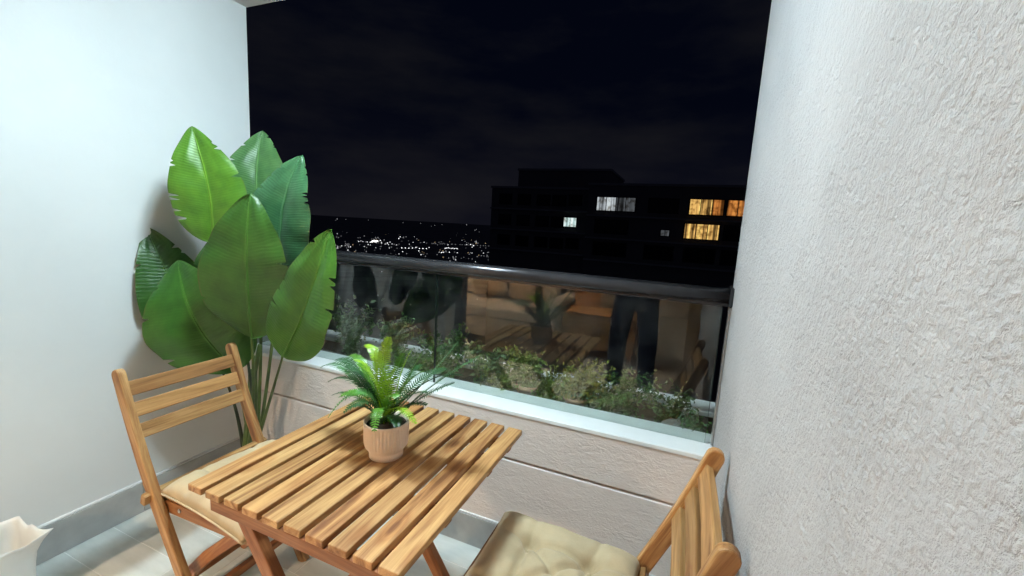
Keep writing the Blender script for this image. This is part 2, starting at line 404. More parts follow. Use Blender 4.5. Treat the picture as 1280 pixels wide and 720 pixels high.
def bm_tube(bm, pts, radii, n=10, cap=True):
    pts = [Vector(p) for p in pts]
    if isinstance(radii, (int, float)): radii = [radii] * len(pts)
    rings = []; prev = None
    for i, p in enumerate(pts):
        t = (pts[min(i + 1, len(pts) - 1)] - pts[max(i - 1, 0)]).normalized()
        if prev is None:
            a = t.cross(Vector((0, 0, 1)));
            if a.length < 1e-3: a = t.cross(Vector((1, 0, 0)))
            a.normalize()
        else:
            a = (prev - t * prev.dot(t)).normalized()
        prev = a; b = t.cross(a)
        rings.append([bm.verts.new(p + (a * math.cos(2 * pi * k / n) + b * math.sin(2 * pi * k / n)) * radii[i]) for k in range(n)])
    for r1, r2 in zip(rings[:-1], rings[1:]):
        for k in range(n): bm.faces.new((r1[k], r1[(k + 1) % n], r2[(k + 1) % n], r2[k]))
    if cap: bm.faces.new(rings[0][::-1]); bm.faces.new(rings[-1])
def tube(name, pts, radii, mat, parent=None, n=10):
    bm = bmesh.new(); bm_tube(bm, pts, radii, n); bmesh.ops.recalc_face_normals(bm, faces=bm.faces[:])
    o = from_bm(name, bm, mat, parent, True); return o
def lathe(name, prof, mat, parent=None, n=48, flute=None, loc=(0, 0, 0), smooth=True):
    bm = bmesh.new(); rings = []
    for (r, z, *fl) in prof:
        f = fl[0] if fl else 0.0
        rings.append([bm.verts.new(((r + (f * (0.5 * math.cos(flute * 2 * pi * k / n) - 0.5) if flute else 0)) * math.cos(2 * pi * k / n),
                                    (r + (f * (0.5 * math.cos(flute * 2 * pi * k / n) - 0.5) if flute else 0)) * math.sin(2 * pi * k / n), z)) for k in range(n)])
    for a, b in zip(rings[:-1], rings[1:]):
        for k in range(n): bm.faces.new((a[k], a[(k + 1) % n], b[(k + 1) % n], b[k]))
    bm.faces.new(rings[0][::-1]); bm.faces.new(rings[-1])
    bmesh.ops.recalc_face_normals(bm, faces=bm.faces[:])
    o = from_bm(name, bm, mat, parent, smooth); o.location = loc; return o
def bez(p0, p1, p2, n):
    p0, p1, p2 = Vector(p0), Vector(p1), Vector(p2)
    return [p0 * (1 - t) ** 2 + p1 * 2 * t * (1 - t) + p2 * t * t for t in [i / n for i in range(n + 1)]]

# ================================================================== THE SETTING
# far terrain: hillside falls away to a valley, hills rise behind it
def terr(r):
    if r < 120: return -62.0
    if r < 1500: return -62 - 118 * (r - 120) / 1380
    if r < 4300: return -180.0
    return -180 + 150 * ((r - 4300) / 5200) ** 1.25 if r < 9500 else -30 - (r - 9500) * 0.002
bm = bmesh.new()
rads = [0, 60, 120, 300, 700, 1100, 1500, 2200, 3000, 4300, 5200, 6200, 7200, 8300, 9500, 14000, 24000]
na = 72; rr_ = []
for r in rads:
    ring = []
    for k in range(na):
        a = 2 * pi * k / na
        hz = 0.0
        if r > 4300: hz = mnoise.noise(Vector((math.cos(a) * 3, math.sin(a) * 3, r / 4000))) * 40 * min(1, (r - 4300) / 3000)
        ring.append(bm.verts.new((r * math.cos(a), r * math.sin(a), terr(r) * (1 if r < 9500 else 1) + hz)) if r > 0 or k == 0 else ring[0])
    rr_.append(ring)
for a, b in zip(rr_[:-1], rr_[1:]):
    for k in range(na):
        f = [a[k], b[k], b[(k + 1) % na], a[(k + 1) % na]]
        f = list(dict.fromkeys(f))
        if len(f) > 2: bm.faces.new(f)
o = from_bm("ground", bm, MT['terrain'], None, True); tag(o, "dark night valley ground with hills on the horizon", "ground", kind="structure")

# city lights: hundreds of far street and house lamps that read as one sprinkle
def city_lights():
    bm = bmesh.new(); R = random.Random(21)
    mats = [emit("street_light_white", (0.95, 0.97, 1.0), 2.6), emit("street_light_dim", (0.85, 0.86, 0.9), 0.45),
            emit("street_light_flood", (1.0, 0.98, 0.92), 7.0), emit("street_light_violet", (0.35, 0.25, 1.0), 2.0),
            emit("street_light_amber", (1.0, 0.72, 0.4), 0.8)]
    def lamp(az, el, px, mi, wide=1.0):
        # az from +Y to the left, el below horizontal; find where the ray meets the terrain
        t = math.tan(el); r = 250.0
        while r < 9400 and 1.38 + t * r > terr(r): r *= 1.01
        c = Vector((-r * math.sin(az), r * math.cos(az), 1.38 + t * r + 3))
        s = px * r / 424.0 * 0.41
        X = Vector((math.cos(az), math.sin(az), 0)) * s * wide; Z = Vector((0, 0, s)); Y = Vector((-math.sin(az), math.cos(az), 0)) * s
        vs_ = [bm.verts.new(c + q) for q in (X, -X, Y, -Y, Z, -Z)]
        for (i, j, k) in ((0, 2, 4), (2, 1, 4), (1, 3, 4), (3, 0, 4), (2, 0, 5), (1, 2, 5), (3, 1, 5), (0, 3, 5)):
            f = bm.faces.new((vs_[i], vs_[j], vs_[k])); f.material_index = mi
    rad = math.radians
    def pick():
        x = R.random(); return 0 if x < 0.22 else (1 if x < 0.86 else 4)
    # main carpet of lights
    for i in range(150):
        az = rad(R.uniform(24, 46)); el = -rad(abs(R.gauss(3.4, 1.0)) + 0.35)
        lamp(az, el, R.uniform(0.55, 1.15), pick())
    # tight clusters
    for c in range(14):
        a0 = R.uniform(25, 45); e0 = abs(R.gauss(3.3, 1.1)) + 0.5
        for k in range(R.randint(4, 9)):
            lamp(rad(a0 + R.gauss(0, 0.35)), -rad(max(0.4, e0 + R.gauss(0, 0.12))), R.uniform(0.6, 1.25), pick())
    # a lit avenue and a stadium flood
    for k in range(17): lamp(rad(42.2 - k * 0.29 + R.gauss(0, .06)), -rad(3.12 + 0.25 * k / 17 + R.gauss(0, .05)), R.uniform(0.6, 1.1), 0 if k % 3 else 1)
    lamp(rad(40.2), -rad(3.05), 2.6, 2, 2.0); lamp(rad(39.9), -rad(3.02), 1.9, 2, 1.4); lamp(rad(40.5), -rad(3.1), 1.5, 2, 1.5)
    for k in range(8): lamp(rad(36.8 - k * 0.45), -rad(3.75 + R.gauss(0, .07)), R.uniform(0.9, 1.4), 0)
    for k in range(9): lamp(rad(31.2 - k * 0.2), -rad(3.5 + R.gauss(0, .05)), R.uniform(0.7, 1.2), 0)
    for k in range(24): lamp(rad(33.5 - k * 0.37 + R.gauss(0, .1)), -rad(3.0 - 0.2 * k / 60), R.uniform(0.6, 0.9), 1)
    # hillside houses
    for k in range(46): lamp(rad(R.uniform(26, 45)), -rad(R.uniform(0.2, 2.2)), R.uniform(0.6, 1.2), 1)
    # nearer, sparser streets below, seen through the glass
    for i in range(60):
        lamp(rad(R.uniform(5, 47)), -rad(R.uniform(5.5, 16)), R.uniform(0.6, 1.2), 0 if R.random() < 0.4 else 1)
    for k in range(5): lamp(rad(40.9 - k * 0.22), -rad(6.0 + R.gauss(0, .08)), R.uniform(1.2, 1.7), 3)
    me = bpy.data.meshes.new("city_lights"); bm.to_mesh(me); bm.free()
    for m in mats: me.materials.append(m)
    o = link("city_lights", me, None)
    tag(o, "sprinkle of white street lights across the far valley", "city lights", kind="stuff")
city_lights()

# neighbouring apartment towers
def tower(name, x0, x1, y0, y1, ztop, label, lit, pitch_, z_first, wins, slabs=True):
    root = empty(name, ((x0 + x1) / 2, y0, -62))
    ox, oy, oz = (x0 + x1) / 2, y0, -62
    def P(n, lo, hi, m, par=root):
        return box(n, (lo[0] - ox, lo[1] - oy, lo[2] - oz), (hi[0] - ox, hi[1] - oy, hi[2] - oz), m, par)
    P('wall', (x0, y0, -62.5), (x1, y1, ztop - 0.3), MT['facade'])
    P('roof', (x0 - 0.15, y0 - 0.15, ztop - 0.3), (x1 + 0.15, y1 + 0.15, ztop), MT['facade_band'])
    if slabs:
        z = z_first - 0.62
        for k in range(3):
            zz = z - k * pitch_
            if zz > ztop - 1: continue
            P('floor_slab', (x0 + 0.02, y0 - 0.5, zz - 0.22), (x1 - 0.02, y0 - 0.004, zz), MT['facade_band'])
    for (xa, xb, za, zb, mk) in wins:
        w = P('window', (xa - 0.09, y0 - 0.07, za - 0.09), (xb + 0.09, y0 - 0.012, zb + 0.09), MT['black_plastic'])
        nm = max(1, round((xb - xa) / 1.3)); dx = (xb - xa) / nm
        for k in range(nm):
            g = P('pane', (xa + k * dx + 0.05, y0 - 0.10, za), (xa + (k + 1) * dx - 0.05, y0 - 0.074, zb), MT[mk[k % len(mk)] if isinstance(mk, (list, tuple)) else mk])
            g.parent = w
    return tag(root, label, "building")
B = 'dark_pane'
winsA = [(-16.78, -14.9, 1.7, 2.95, 'mint_room')]
for fl in range(3):
    for xa in (-27.0, -24.0, -21.0, -18.6):
        z = 4.6 - fl * 3.05
        winsA.append((xa, xa + 1.9, z, z + 1.4, B))
for fl in range(3):
    if fl != 1: winsA.append((-16.2, -14.4, 4.75 - fl * 3.05, 6.1 - fl * 3.05, B))
tower('apartment_tower', -28.4, -13.4, 60, 78, 7.2, "dark apartment tower with one small mint lit window beside the city lights", None, 3.05, 4.6, winsA)
winsB = [(-12.05, -6.9, 4.15, 5.9, ['cool_room', 'cool_room', 'dim_room', 'dim_room']),
         (-0.25, 3.7, 4.1, 5.95, ['warm_room', 'warm_room', 'orange_room']),
         (4.05, 7.6, 4.1, 5.95, 'orange_room'),
         (-0.55, 3.5, 1.05, 2.88, ['warm_room', 'warm_room', 'warm_room'])]
for fl in range(3):
    z = 4.15 - fl * 3.05
    for xa in (-12.05, -5.2, -0.3, 4.05, 9.5):
        if (fl == 0 and xa not in (-5.2, 9.5)) or (fl == 1 and xa == -0.3): continue
        winsB.append((xa, xa + (3.6 if xa != -12.05 else 4.4), z, z + 1.75, 'dim_room' if (fl == 1 and xa == -5.2 and False) else B))
winsB.append((-3.4, -2.3, 1.2, 1.9, 'dim_room'))
winsB = [w for w in winsB if not (w[4] == B and abs(w[0] + 5.2) < .01 and abs(w[2] - 1.1) < .1)]
tower('apartment_tower', -13.3, 22.0, 59.2, 79, 7.8, "dark wide apartment tower with warm and white lit windows", None, 3.05, 4.15, winsB)
tower('stair_tower', -25.4, -11.2, 63, 76, 10.2, "black roof block rising behind the two dark apartment towers", None, 3.0, 4, [], False)

# ------------------------------------------------------------------ balcony shell
floor = box("floor", (XL - 0.05, -4.3, -0.14), (XR + 0.05, YP + 0.02, -0.0014), MT['grout'])
tag(floor, "pale grey plank tile balcony floor", "floor", kind="structure")
tw, tl, gap = 0.157, 0.62, 0.003
tmesh = {}
yj = 0.747 - 8 * tw
row = 0
while yj < YP - 0.005:
    ya, yb = yj + gap / 2, min(yj + tw - gap / 2, YP - 0.004)
    if ya > -0.42:
        xs = XL + 0.012 - [0.0, 0.36, 0.17][row % 3]
        while xs < XR - 0.012:
            xa, xb = max(xs + gap / 2, XL + 0.013), min(xs + tl - gap / 2, XR - 0.004)
            if xb - xa > 0.03 and yb - ya > 0.02:
                key = (round(xb - xa, 3), round(yb - ya, 3))
                if key not in tmesh:
                    bm = bmesh.new(); bm_box(bm, (-(xb - xa) / 2, -(yb - ya) / 2, -0.007), ((xb - xa) / 2, (yb - ya) / 2, 0.0))
                    bmesh.ops.bevel(bm, geom=[e for e in bm.edges if e.verts[0].co.z > -.001 and e.verts[1].co.z > -.001], offset=0.001, segments=1, affect='EDGES')
                    me = bpy.data.meshes.new("tile"); bm.to_mesh(me); bm.free(); me.materials.append(MT['tile']); tmesh[key] = me
                t = link("tile", tmesh[key], None, floor); t.location = ((xa + xb) / 2, (ya + yb) / 2, rnd.uniform(-0.0004, 0.0004))
            xs += tl
    yj += tw; row += 1

ceil = box("ceiling", (XL, -0.42, ZC), (XR, 1.596, ZC + 0.16), MT['ceiling']); tag(ceil, "grey painted balcony ceiling slab", "ceiling", kind="structure")

lw = box("wall", (XL - 0.16, -0.42, -0.14), (XL, 1.594, ZC + 0.16), MT['left_wall'])
tag(lw, "smooth cool white side wall behind the tall leafy plant", "wall")
for k in range(4):
    a = -0.42 + k * 0.48; b = min(a + 0.478, YP - 0.013)
    box("skirting_tile", (XL, a, 0.0), (XL + 0.013, b, 0.139), MT['skirting'], lw, 0.001)
bm = bmesh.new(); bm_tube(bm, [(XL + 0.003, -0.42, 0.1425), (XL + 0.003, 0.5, 0.1435), (XL + 0.003, YP - 0.004, 0.1428)], 0.0065, 6)
from_bm("caulk_line", bm, MT['caulk'], lw, True)

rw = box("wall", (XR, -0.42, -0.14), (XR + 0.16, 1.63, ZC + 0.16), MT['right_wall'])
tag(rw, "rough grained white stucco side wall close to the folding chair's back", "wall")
for k in range(3):
    a = -0.42 + k * 0.64; b = min(a + 0.638, YP - 0.013)
    box("skirting_tile", (XR - 0.011, a, 0.0), (XR, b, 0.139), MT['skirting'], rw, 0.001)

# parapet: two stucco bands with a groove between them, white sill on top
par = empty("parapet_wall", ((XL + XR) / 2, YP, 0))
def PB(n, lo, hi, m, bev=0.0): 
    return box(n, (lo[0] - (XL + XR) / 2, lo[1] - YP, lo[2]), (hi[0] - (XL + XR) / 2, hi[1] - YP, hi[2]), m, par, bev)
PB('lower_band', (XL, YP, -0.14), (XR, 1.675, 0.432), MT['parapet'], 0.0035)
PB('groove', (XL, YP + 0.015, 0.4325), (XR, 1.674, 0.4445), MT['parapet'])
PB('upper_band', (XL, YP, 0.445), (XR, 1.675, 0.629), MT['parapet'])
PB('sill', (XL + 0.001, YP - 0.004, 0.6295), (XR - 0.001, 1.69, ZS), MT['sill'], 0.003)
for k in range(4):
    a = XL + 0.0115 + k * 0.577; b = min(a + 0.575, XR - 0.0115)
    PB('skirting_tile', (a, YP - 0.011, 0.0), (b, YP - 0.0005, 0.139), MT['skirting'], 0.001)
bm = bmesh.new(); bm_tube(bm, [(XL + 1.0, -0.003, 0.1425), (XL + 1.0 + 1.1, -0.003, 0.143), (XR + 1.0 - 0.01, -0.003, 0.1425)], 0.0045, 6)
for v in bm.verts: v.co.x += -(XL + XR) / 2 - 1.0
from_bm("caulk_line", bm, MT['caulk'], par, True)
tag(par, "low pinkish stucco parapet with a groove and bright white sill", "wall")

# planter trough outside the glass
pl = empty("planter_trough", ((XL + XR) / 2, 1.85, 0.0))
def PT(n, lo, hi, m, bev=0.0): 
    return box(n, (lo[0] - (XL + XR) / 2, lo[1] - 1.85, lo[2]), (hi[0] - (XL + XR) / 2, hi[1] - 1.85, hi[2]), m, pl, bev)
PT('bottom', (XL - 0.3, 1.676, 0.2), (XR + 0.5, 2.0, 0.28), MT['concrete'])
PT('outer_wall', (XL - 0.3, 1.89, 0.281), (XR + 0.5, 2.0, 0.635), MT['soiled'], 0.004)
PT('ledge', (XL - 0.3, 1.875, 0.636), (XR + 0.5, 2.01, 0.658), MT['sill'], 0.004)
PT('end_wall', (XR + 0.39, 1.691, 0.281), (XR + 0.5, 1.889, 0.635), MT['concrete'])
PT('end_wall', (XL - 0.3, 1.691, 0.281), (XL - 0.2, 1.889, 0.635), MT['concrete'])
tag(pl, "white edged concrete planter trough outside the glass", "planter")
bm = bmesh.new()
nx, ny = 90, 10; grid = []
for j in range(ny + 1):
    for i in range(nx + 1):
        x = XL - 0.199 + (XR + 0.39 - XL + 0.199 - 0.002) * i / nx; y = 1.692 + 0.196 * j / ny
        grid.append(bm.verts.new((x, y, 0.575 + 0.03 * mnoise.noise(Vector((x * 7, y * 9, 1.3))) + 0.012 * mnoise.noise(Vector((x * 30, y * 30, 5))))))
for j in range(ny):
    for i in range(nx): bm.faces.new((grid[j * (nx + 1) + i], grid[j * (nx + 1) + i + 1], grid[(j + 1) * (nx + 1) + i + 1], grid[(j + 1) * (nx + 1) + i]))
o = from_bm("soil", bm, MT['soil'], None, True); tag(o, "dark brown planter soil outside the glass", "soil", kind="stuff")

# ------------------------------------------------------------------ glass balustrade with round handrail
gb = empty("glass_balustrade", ((XL + XR) / 2, YG, ZS))
gx, gy, gz = (XL + XR) / 2, YG, ZS
def GB(n, lo, hi, m, bev=0.0, par_=gb):
    return box(n, (lo[0] - gx, lo[1] - gy, lo[2] - gz), (hi[0] - gx, hi[1] - gy, hi[2] - gz), m, par_, bev)
for (a, b) in ((XL + 0.02, -1.0065), (-0.9995, 0.134)):
    p = GB('glass_pane', (a, YG - 0.004, ZS + 0.0015), (b, YG + 0.004, 1.150), MT['glass'])
    e1 = GB('pane_edge', (a - 0.0012, YG - 0.004, ZS + 0.0015), (a - 0.0002, YG + 0.004, 1.15), MT['glass_edge']); e1.parent = p
    e2 = GB('pane_edge', (b + 0.0002, YG - 0.004, ZS + 0.0015), (b + 0.0012, YG + 0.004, 1.15), MT['glass_edge']); e2.parent = p
# rail profile: round tube with a flat channel below that grips the glass
bm = bmesh.new(); bm_tube(bm, [(XL - gx + 0.005, 0, 1.184 - gz), (-1.2, 0, 1.184 - gz), (0, 0, 1.184 - gz), (XR - 0.002 - gx, 0, 1.184 - gz)], 0.0275, 32)
from_bm("handrail", bm, MT['rail'], gb, True)
GB('glass_channel', (XL + 0.006, YG - 0.011, 1.1495), (XR - 0.004, YG + 0.011, 1.166), MT['rail'], 0.002)
GB('wall_flange', (XR - 0.0115, YG - 0.034, 1.149), (XR - 0.0005, YG + 0.034, 1.218), MT['rail'], 0.004)
GB('wall_profile', (XR - 0.009, YG - 0.012, ZS + 0.0015), (XR - 0.0008, YG + 0.012, 1.1485), MT['steel'], 0.001)
tag(gb, "clear glass balustrade with a dark round handrail", "railing")

# ------------------------------------------------------------------ balcony lamp
def dome_lamp(name, pos, m, r, label):
    t = empty(name, pos)
    lathe('housing', [(r + 0.012, -0.022), (r + 0.014, 0.0), (0.02, 0.002)], MT['white'], t, 40)
    prof = [(r * math.cos(a), -0.018 - 0.075 * math.sin(a)) for a in [i * pi / 2 / 9 for i in range(9)]] + [(0.004, -0.0935)]
    lathe('diffuser', prof, m, t, 40)
    return tag(t, label, "ceiling lamp")
dome_lamp("ceiling_lamp", LAMP_POS, MT['lamp'], 0.13, "lit round cool white lamp on the balcony ceiling")
dome_lamp("ceiling_lamp", ROOM_LAMP_POS, MT['room_lamp'], 0.2, "lit warm lamp on the ceiling of the room behind")

# ================================================================== FURNITURE
# slatted folding table
def make_table():
    TZ = 0.72; x0, x1, y0, y1 = -1.052, -0.430, 0.588, 1.236
    cx, cy = (x0 + x1) / 2, (y0 + y1) / 2
    t = empty("folding_table", (cx, cy, 0))
    n = 10; pitch_ = (x1 - x0 + 0.012) / n; sw = pitch_ - 0.0150
    R = random.Random(4)
    for i in range(n):
        xc = x0 + sw / 2 + i * pitch_ - cx
        beam("slat", (xc, y0 - cy + R.uniform(-.001, .001), TZ - 0.009 + R.uniform(-.0006, .0006)), (xc, y1 - cy + R.uniform(-.001, .001), TZ - 0.009), sw, 0.018, (0, 0, 1), MT['wood'], t, 0.0025)
    # three battens across under the slats, the near one flush with the slat ends
    for yb in (y0 - cy + 0.018, -0.11, 0.12, y1 - cy - 0.06):
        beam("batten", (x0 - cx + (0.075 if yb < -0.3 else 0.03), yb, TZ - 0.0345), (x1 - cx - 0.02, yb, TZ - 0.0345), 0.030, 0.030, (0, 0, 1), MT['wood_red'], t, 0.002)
    # crossed legs: a pair near each end
    for yy, s in ((y0 - cy + 0.060, 0.0), (y1 - cy - 0.13, 0.0)):
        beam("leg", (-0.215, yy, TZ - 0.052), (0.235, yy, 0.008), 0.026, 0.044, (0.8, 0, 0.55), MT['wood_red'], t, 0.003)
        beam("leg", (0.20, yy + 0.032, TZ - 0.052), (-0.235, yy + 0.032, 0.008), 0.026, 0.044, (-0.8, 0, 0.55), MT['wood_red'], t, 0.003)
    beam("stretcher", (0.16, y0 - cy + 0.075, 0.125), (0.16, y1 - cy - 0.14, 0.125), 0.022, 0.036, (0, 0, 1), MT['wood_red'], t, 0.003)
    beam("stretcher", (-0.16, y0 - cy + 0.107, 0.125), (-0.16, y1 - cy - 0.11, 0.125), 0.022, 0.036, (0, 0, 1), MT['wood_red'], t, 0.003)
    return tag(t, "slatted acacia folding table with a potted fern on it", "table")
make_table()

# folding chair, facing local +X, origin on the floor under the seat's back corner line
def post_mesh(side):
    """curved back post running from the top of the back down to the front foot"""
    pts = [(-0.152, 0.820), (-0.125, 0.74), (-0.092, 0.65), (-0.052, 0.55), (-0.008, 0.45), (0.048, 0.34), (0.110, 0.22), (0.172, 0.11), (0.236, 0.0)]
    return pts
def ribbon_beam(name, pts, thick, wid, mat, parent, y, round_top=True):
    """bar in the XZ plane: wid in plane, thick along Y, rounded at its first end"""
    bm = bmesh.new()
    P = [Vector((a, 0, b)) for a, b in pts]
    # densify
    Q = []
    for i in range(len(P) - 1):
        for k in range(3): Q.append(P[i].lerp(P[i + 1], k / 3))
    Q.append(P[-1])
    L, Rr = [], []
    for i, p in enumerate(Q):
        t = (Q[min(i + 1, len(Q) - 1)] - Q[max(0, i - 1)]).normalized(); nrm = Vector((t.z, 0, -t.x))
        L.append(p + nrm * wid / 2); Rr.append(p - nrm * wid / 2)
    outline = []
    t0 = (Q[0] - Q[1]).normalized(); n0 = Vector((-t0.z, 0, t0.x))
    arc = []
    if round_top:
        for k in range(1, 8):
            a = pi * k / 8
            arc.append(Q[0] + (L[0] - Q[0]) * math.cos(a) + t0 * math.sin(a) * wid / 2)
    outline = L[::-1] + arc + Rr
    lo = [bm.verts.new((p.x, -thick / 2, p.z)) for p in outline]; hi = [bm.verts.new((p.x, thick / 2, p.z)) for p in outline]
    n = len(outline)
    for i in range(n): bm.faces.new((lo[i], lo[(i + 1) % n], hi[(i + 1) % n], hi[i]))
    m = len(L)
    # caps as strips
    for vs_, flip in ((lo, True), (hi, False)):
        la = vs_[:m][::-1]; ra = vs_[m + len(arc):]
        for i in range(m - 1):
            f = (la[i], la[i + 1], ra[i + 1], ra[i]); bm.faces.new(f)
        if arc: bm.faces.new([la[0]] + vs_[m:m + len(arc)] + [ra[0]])
    bmesh.ops.recalc_face_normals(bm, faces=bm.faces[:])
    ed = [e for e in bm.edges if len(e.link_faces) == 2 and e.calc_face_angle() > 0.9]
    bmesh.ops.bevel(bm, geom=ed, offset=0.004, segments=2, affect='EDGES', profile=0.5)
    # local frame with X along the piece so that the grain follows it
    ax = (P[-1] - P[0]).normalized(); zz = ax.cross(Vector((0, 1, 0))).normalized(); yy = Vector((0, 1, 0))
    Mx = Matrix((ax, yy, zz)).transposed().to_4x4(); Mx.translation = (P[0] + P[-1]) / 2
    inv = Mx.inverted()
    for v in bm.verts: v.co = inv @ v.co
    o = from_bm(name, bm, mat, parent)
    Mx.translation = Mx.translation + Vector((0, y, 0)); o.matrix_local = Mx
    return o
def make_chair(name, loc, rz, label, width=0.372):
    t = empty(name, loc, rz)
    hw = width / 2
    pts = post_mesh(0)
    for s in (-1, 1): ribbon_beam("post", pts, 0.024, 0.044, MT['wood'], t, s * hw)
    # three slightly bowed back slats between the posts
    def on_post(z):
        for (a, b), (c, d) in zip(pts[:-1], pts[1:]):
            if d <= z <= b: 
                f = (b - z) / (b - d); return a + (c - a) * f
    for zc in (0.774, 0.706, 0.638):
        x = on_post(zc)
        beam("back_slat", (x + 0.004, -hw + 0.006, zc), (x + 0.004, hw - 0.006, zc), 0.050, 0.019, (0.93, 0, 0.36), MT['wood_back'], t, 0.003, -0.005)
    # rear legs: from the front of the seat down to the rear foot, inside the posts
    for s in (-1, 1):
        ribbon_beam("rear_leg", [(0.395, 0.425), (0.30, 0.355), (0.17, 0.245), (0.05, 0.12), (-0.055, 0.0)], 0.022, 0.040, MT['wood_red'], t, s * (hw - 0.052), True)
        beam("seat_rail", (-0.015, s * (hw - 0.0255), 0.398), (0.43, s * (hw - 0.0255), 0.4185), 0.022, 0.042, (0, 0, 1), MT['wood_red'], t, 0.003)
        for bx_, bz_ in ((0.02, 0.405), (0.10, 0.408)):
            lathe("bolt", [(0.007, 0.0), (0.007, 0.003), (0.004, 0.005)], MT['steel'], t, 12, None).matrix_local = Matrix.Translation((bx_, s * (hw - 0.0145), bz_)) @ Matrix.Rotation(-s * pi / 2, 4, 'X')
    # seat slats across, the rearmost one sticks out past the posts
    for i in range(6):
        x = 0.032 + i * 0.074
        beam("seat_slat", (x, -hw + 0.02, 0.429 + 0.0031 * i), (x, hw - 0.02, 0.429 + 0.0031 * i), 0.055, 0.014, (0, 0, 1), MT['wood_back'], t, 0.002)
    beam("rear_rail", (-0.012, -hw - 0.030, 0.436), (-0.012, hw + 0.030, 0.436), 0.022, 0.036, (0.3, 0, 1), MT['wood_back'], t, 0.003)
    beam("rung", (0.172, -hw + 0.012, 0.11), (0.172, hw - 0.012, 0.11), 0.020, 0.030, (0, 0, 1), MT['wood_red'], t, 0.003)
    beam("rung", (0.02, -hw + 0.036, 0.088), (0.02, hw - 0.036, 0.088), 0.020, 0.030, (0, 0, 1), MT['wood_red'], t, 0.003)
    return tag(t, label, "chair", "slatted folding chairs at the table")
make_chair("folding_chair", (-1.520, 0.938, 0), 0.0, "slatted acacia folding chair between the tall plant and the table")
make_chair("folding_chair", (-0.026, 0.970, 0), pi, "slatted acacia folding chair with its back against the rough stucco wall")

def make_cushion(name, loc, rz, sx, sy, th, label, seed, tufts, tilt=0.02):
    bm = bmesh.new(); N = 56; R = random.Random(seed)
    def surf(u, v, top):
        # u,v in -1..1, pillow edge with pulled-in sides and pointed corners
        x = u * sx / 2 * (1 - 0.045 * (1 - v * v)); y = v * sy / 2 * (1 - 0.045 * (1 - u * u))
        e = max(0.0, (1 - abs(u) ** 5.0)) ** 0.42 * max(0.0, (1 - abs(v) ** 5.0)) ** 0.42
        h = th * (0.08 + 0.92 * e)
        dip = 0.0
        for (a, b) in tufts:
            d2 = ((u - a) * sx / 2) ** 2 + ((v - b) * sy / 2) ** 2
            dip += 0.80 * math.exp(-d2 / 0.00035) + 0.34 * math.exp(-d2 / 0.0035)
        # creases running between neighbouring tufts and to the edge
        for (a, b) in tufts:
            for (c, d) in tufts + [(a * 2.2, b * 1.1), (a * 1.1, b * 2.2)]:
                if (a, b) == (c, d): continue
                if math.hypot(a - c, b - d) > 1.25: continue
                px, py = u - a, v - b; qx, qy = c - a, d - b; l2 = qx * qx + qy * qy
                tt = max(0, min(1, (px * qx + py * qy) / l2)); dx = (px - tt * qx) * sx / 2; dy = (py - tt * qy) * sy / 2
                dip += 0.17 * math.exp(-(dx * dx + dy * dy) / 0.00010) * 0.8
        w = 0.10 * mnoise.noise(Vector((u * 2.4 + seed, v * 2.4, 1))) + 0.05 * mnoise.noise(Vector((u * 7 + seed, v * 7, 3)))
        z = h * (1 - min(0.86, dip)) * (1 + w)
        return Vector((x, y, z if top else -0.004 * e + 0.004))
    top = {}; bot = {}
    for j in range(N + 1):
        for i in range(N + 1):
            u = -1 + 2 * i / N; v = -1 + 2 * j / N
            top[i, j] = bm.verts.new(surf(u, v, True))
            if 0 < i < N and 0 < j < N: bot[i, j] = bm.verts.new(surf(u, v, False))
            else: bot[i, j] = top[i, j]
    for j in range(N):
        for i in range(N):
            bm.faces.new((top[i, j], top[i + 1, j], top[i + 1, j + 1], top[i, j + 1]))
            f = [bot[i, j], bot[i, j + 1], bot[i + 1, j + 1], bot[i + 1, j]]
            bm.faces.new(f)
    t = empty(name, loc, rz); t.rotation_euler = (0, tilt, rz)
    o = from_bm("pad", bm, MT['cushion'], t, True)
    # piped seam round the edge
    ring = []
    for k in range(4 * 24):
        s, q = divmod(k, 24); f = -1 + 2 * q / 24
        u, v = [(f, -1), (1, f), (-f, 1), (-1, -f)][s]
        p = surf(u, v, True); ring.append(p + Vector((0, 0, 0.0)))
    ring.append(ring[0]); bm = bmesh.new(); bm_tube(bm, ring, 0.0032, 6, False); from_bm("piping", bm, MT['cushion'], t, True)
    for (a, b) in tufts:
        p = surf(a, b, True); lathe("button", [(0.007, 0.0), (0.007, 0.003), (0.003, 0.005)], MT['cushion'], t, 12, None, p)
    return tag(t, label, "cushion", "beige seat cushions")
TU = [(-0.42, -0.42), (0.42, -0.42), (-0.42, 0.42), (0.42, 0.42)]
make_cushion("seat_cushion", (-1.262, 0.935, 0.4475), -0.10, 0.46, 0.395, 0.066, "plump beige cushion on the chair beside the tall plant", 3, TU, -0.035)
make_cushion("seat_cushion", (-0.235, 0.962, 0.4475), pi, 0.43, 0.41, 0.068, "plump beige tufted cushion on the chair by the rough wall", 8, TU, -0.035)

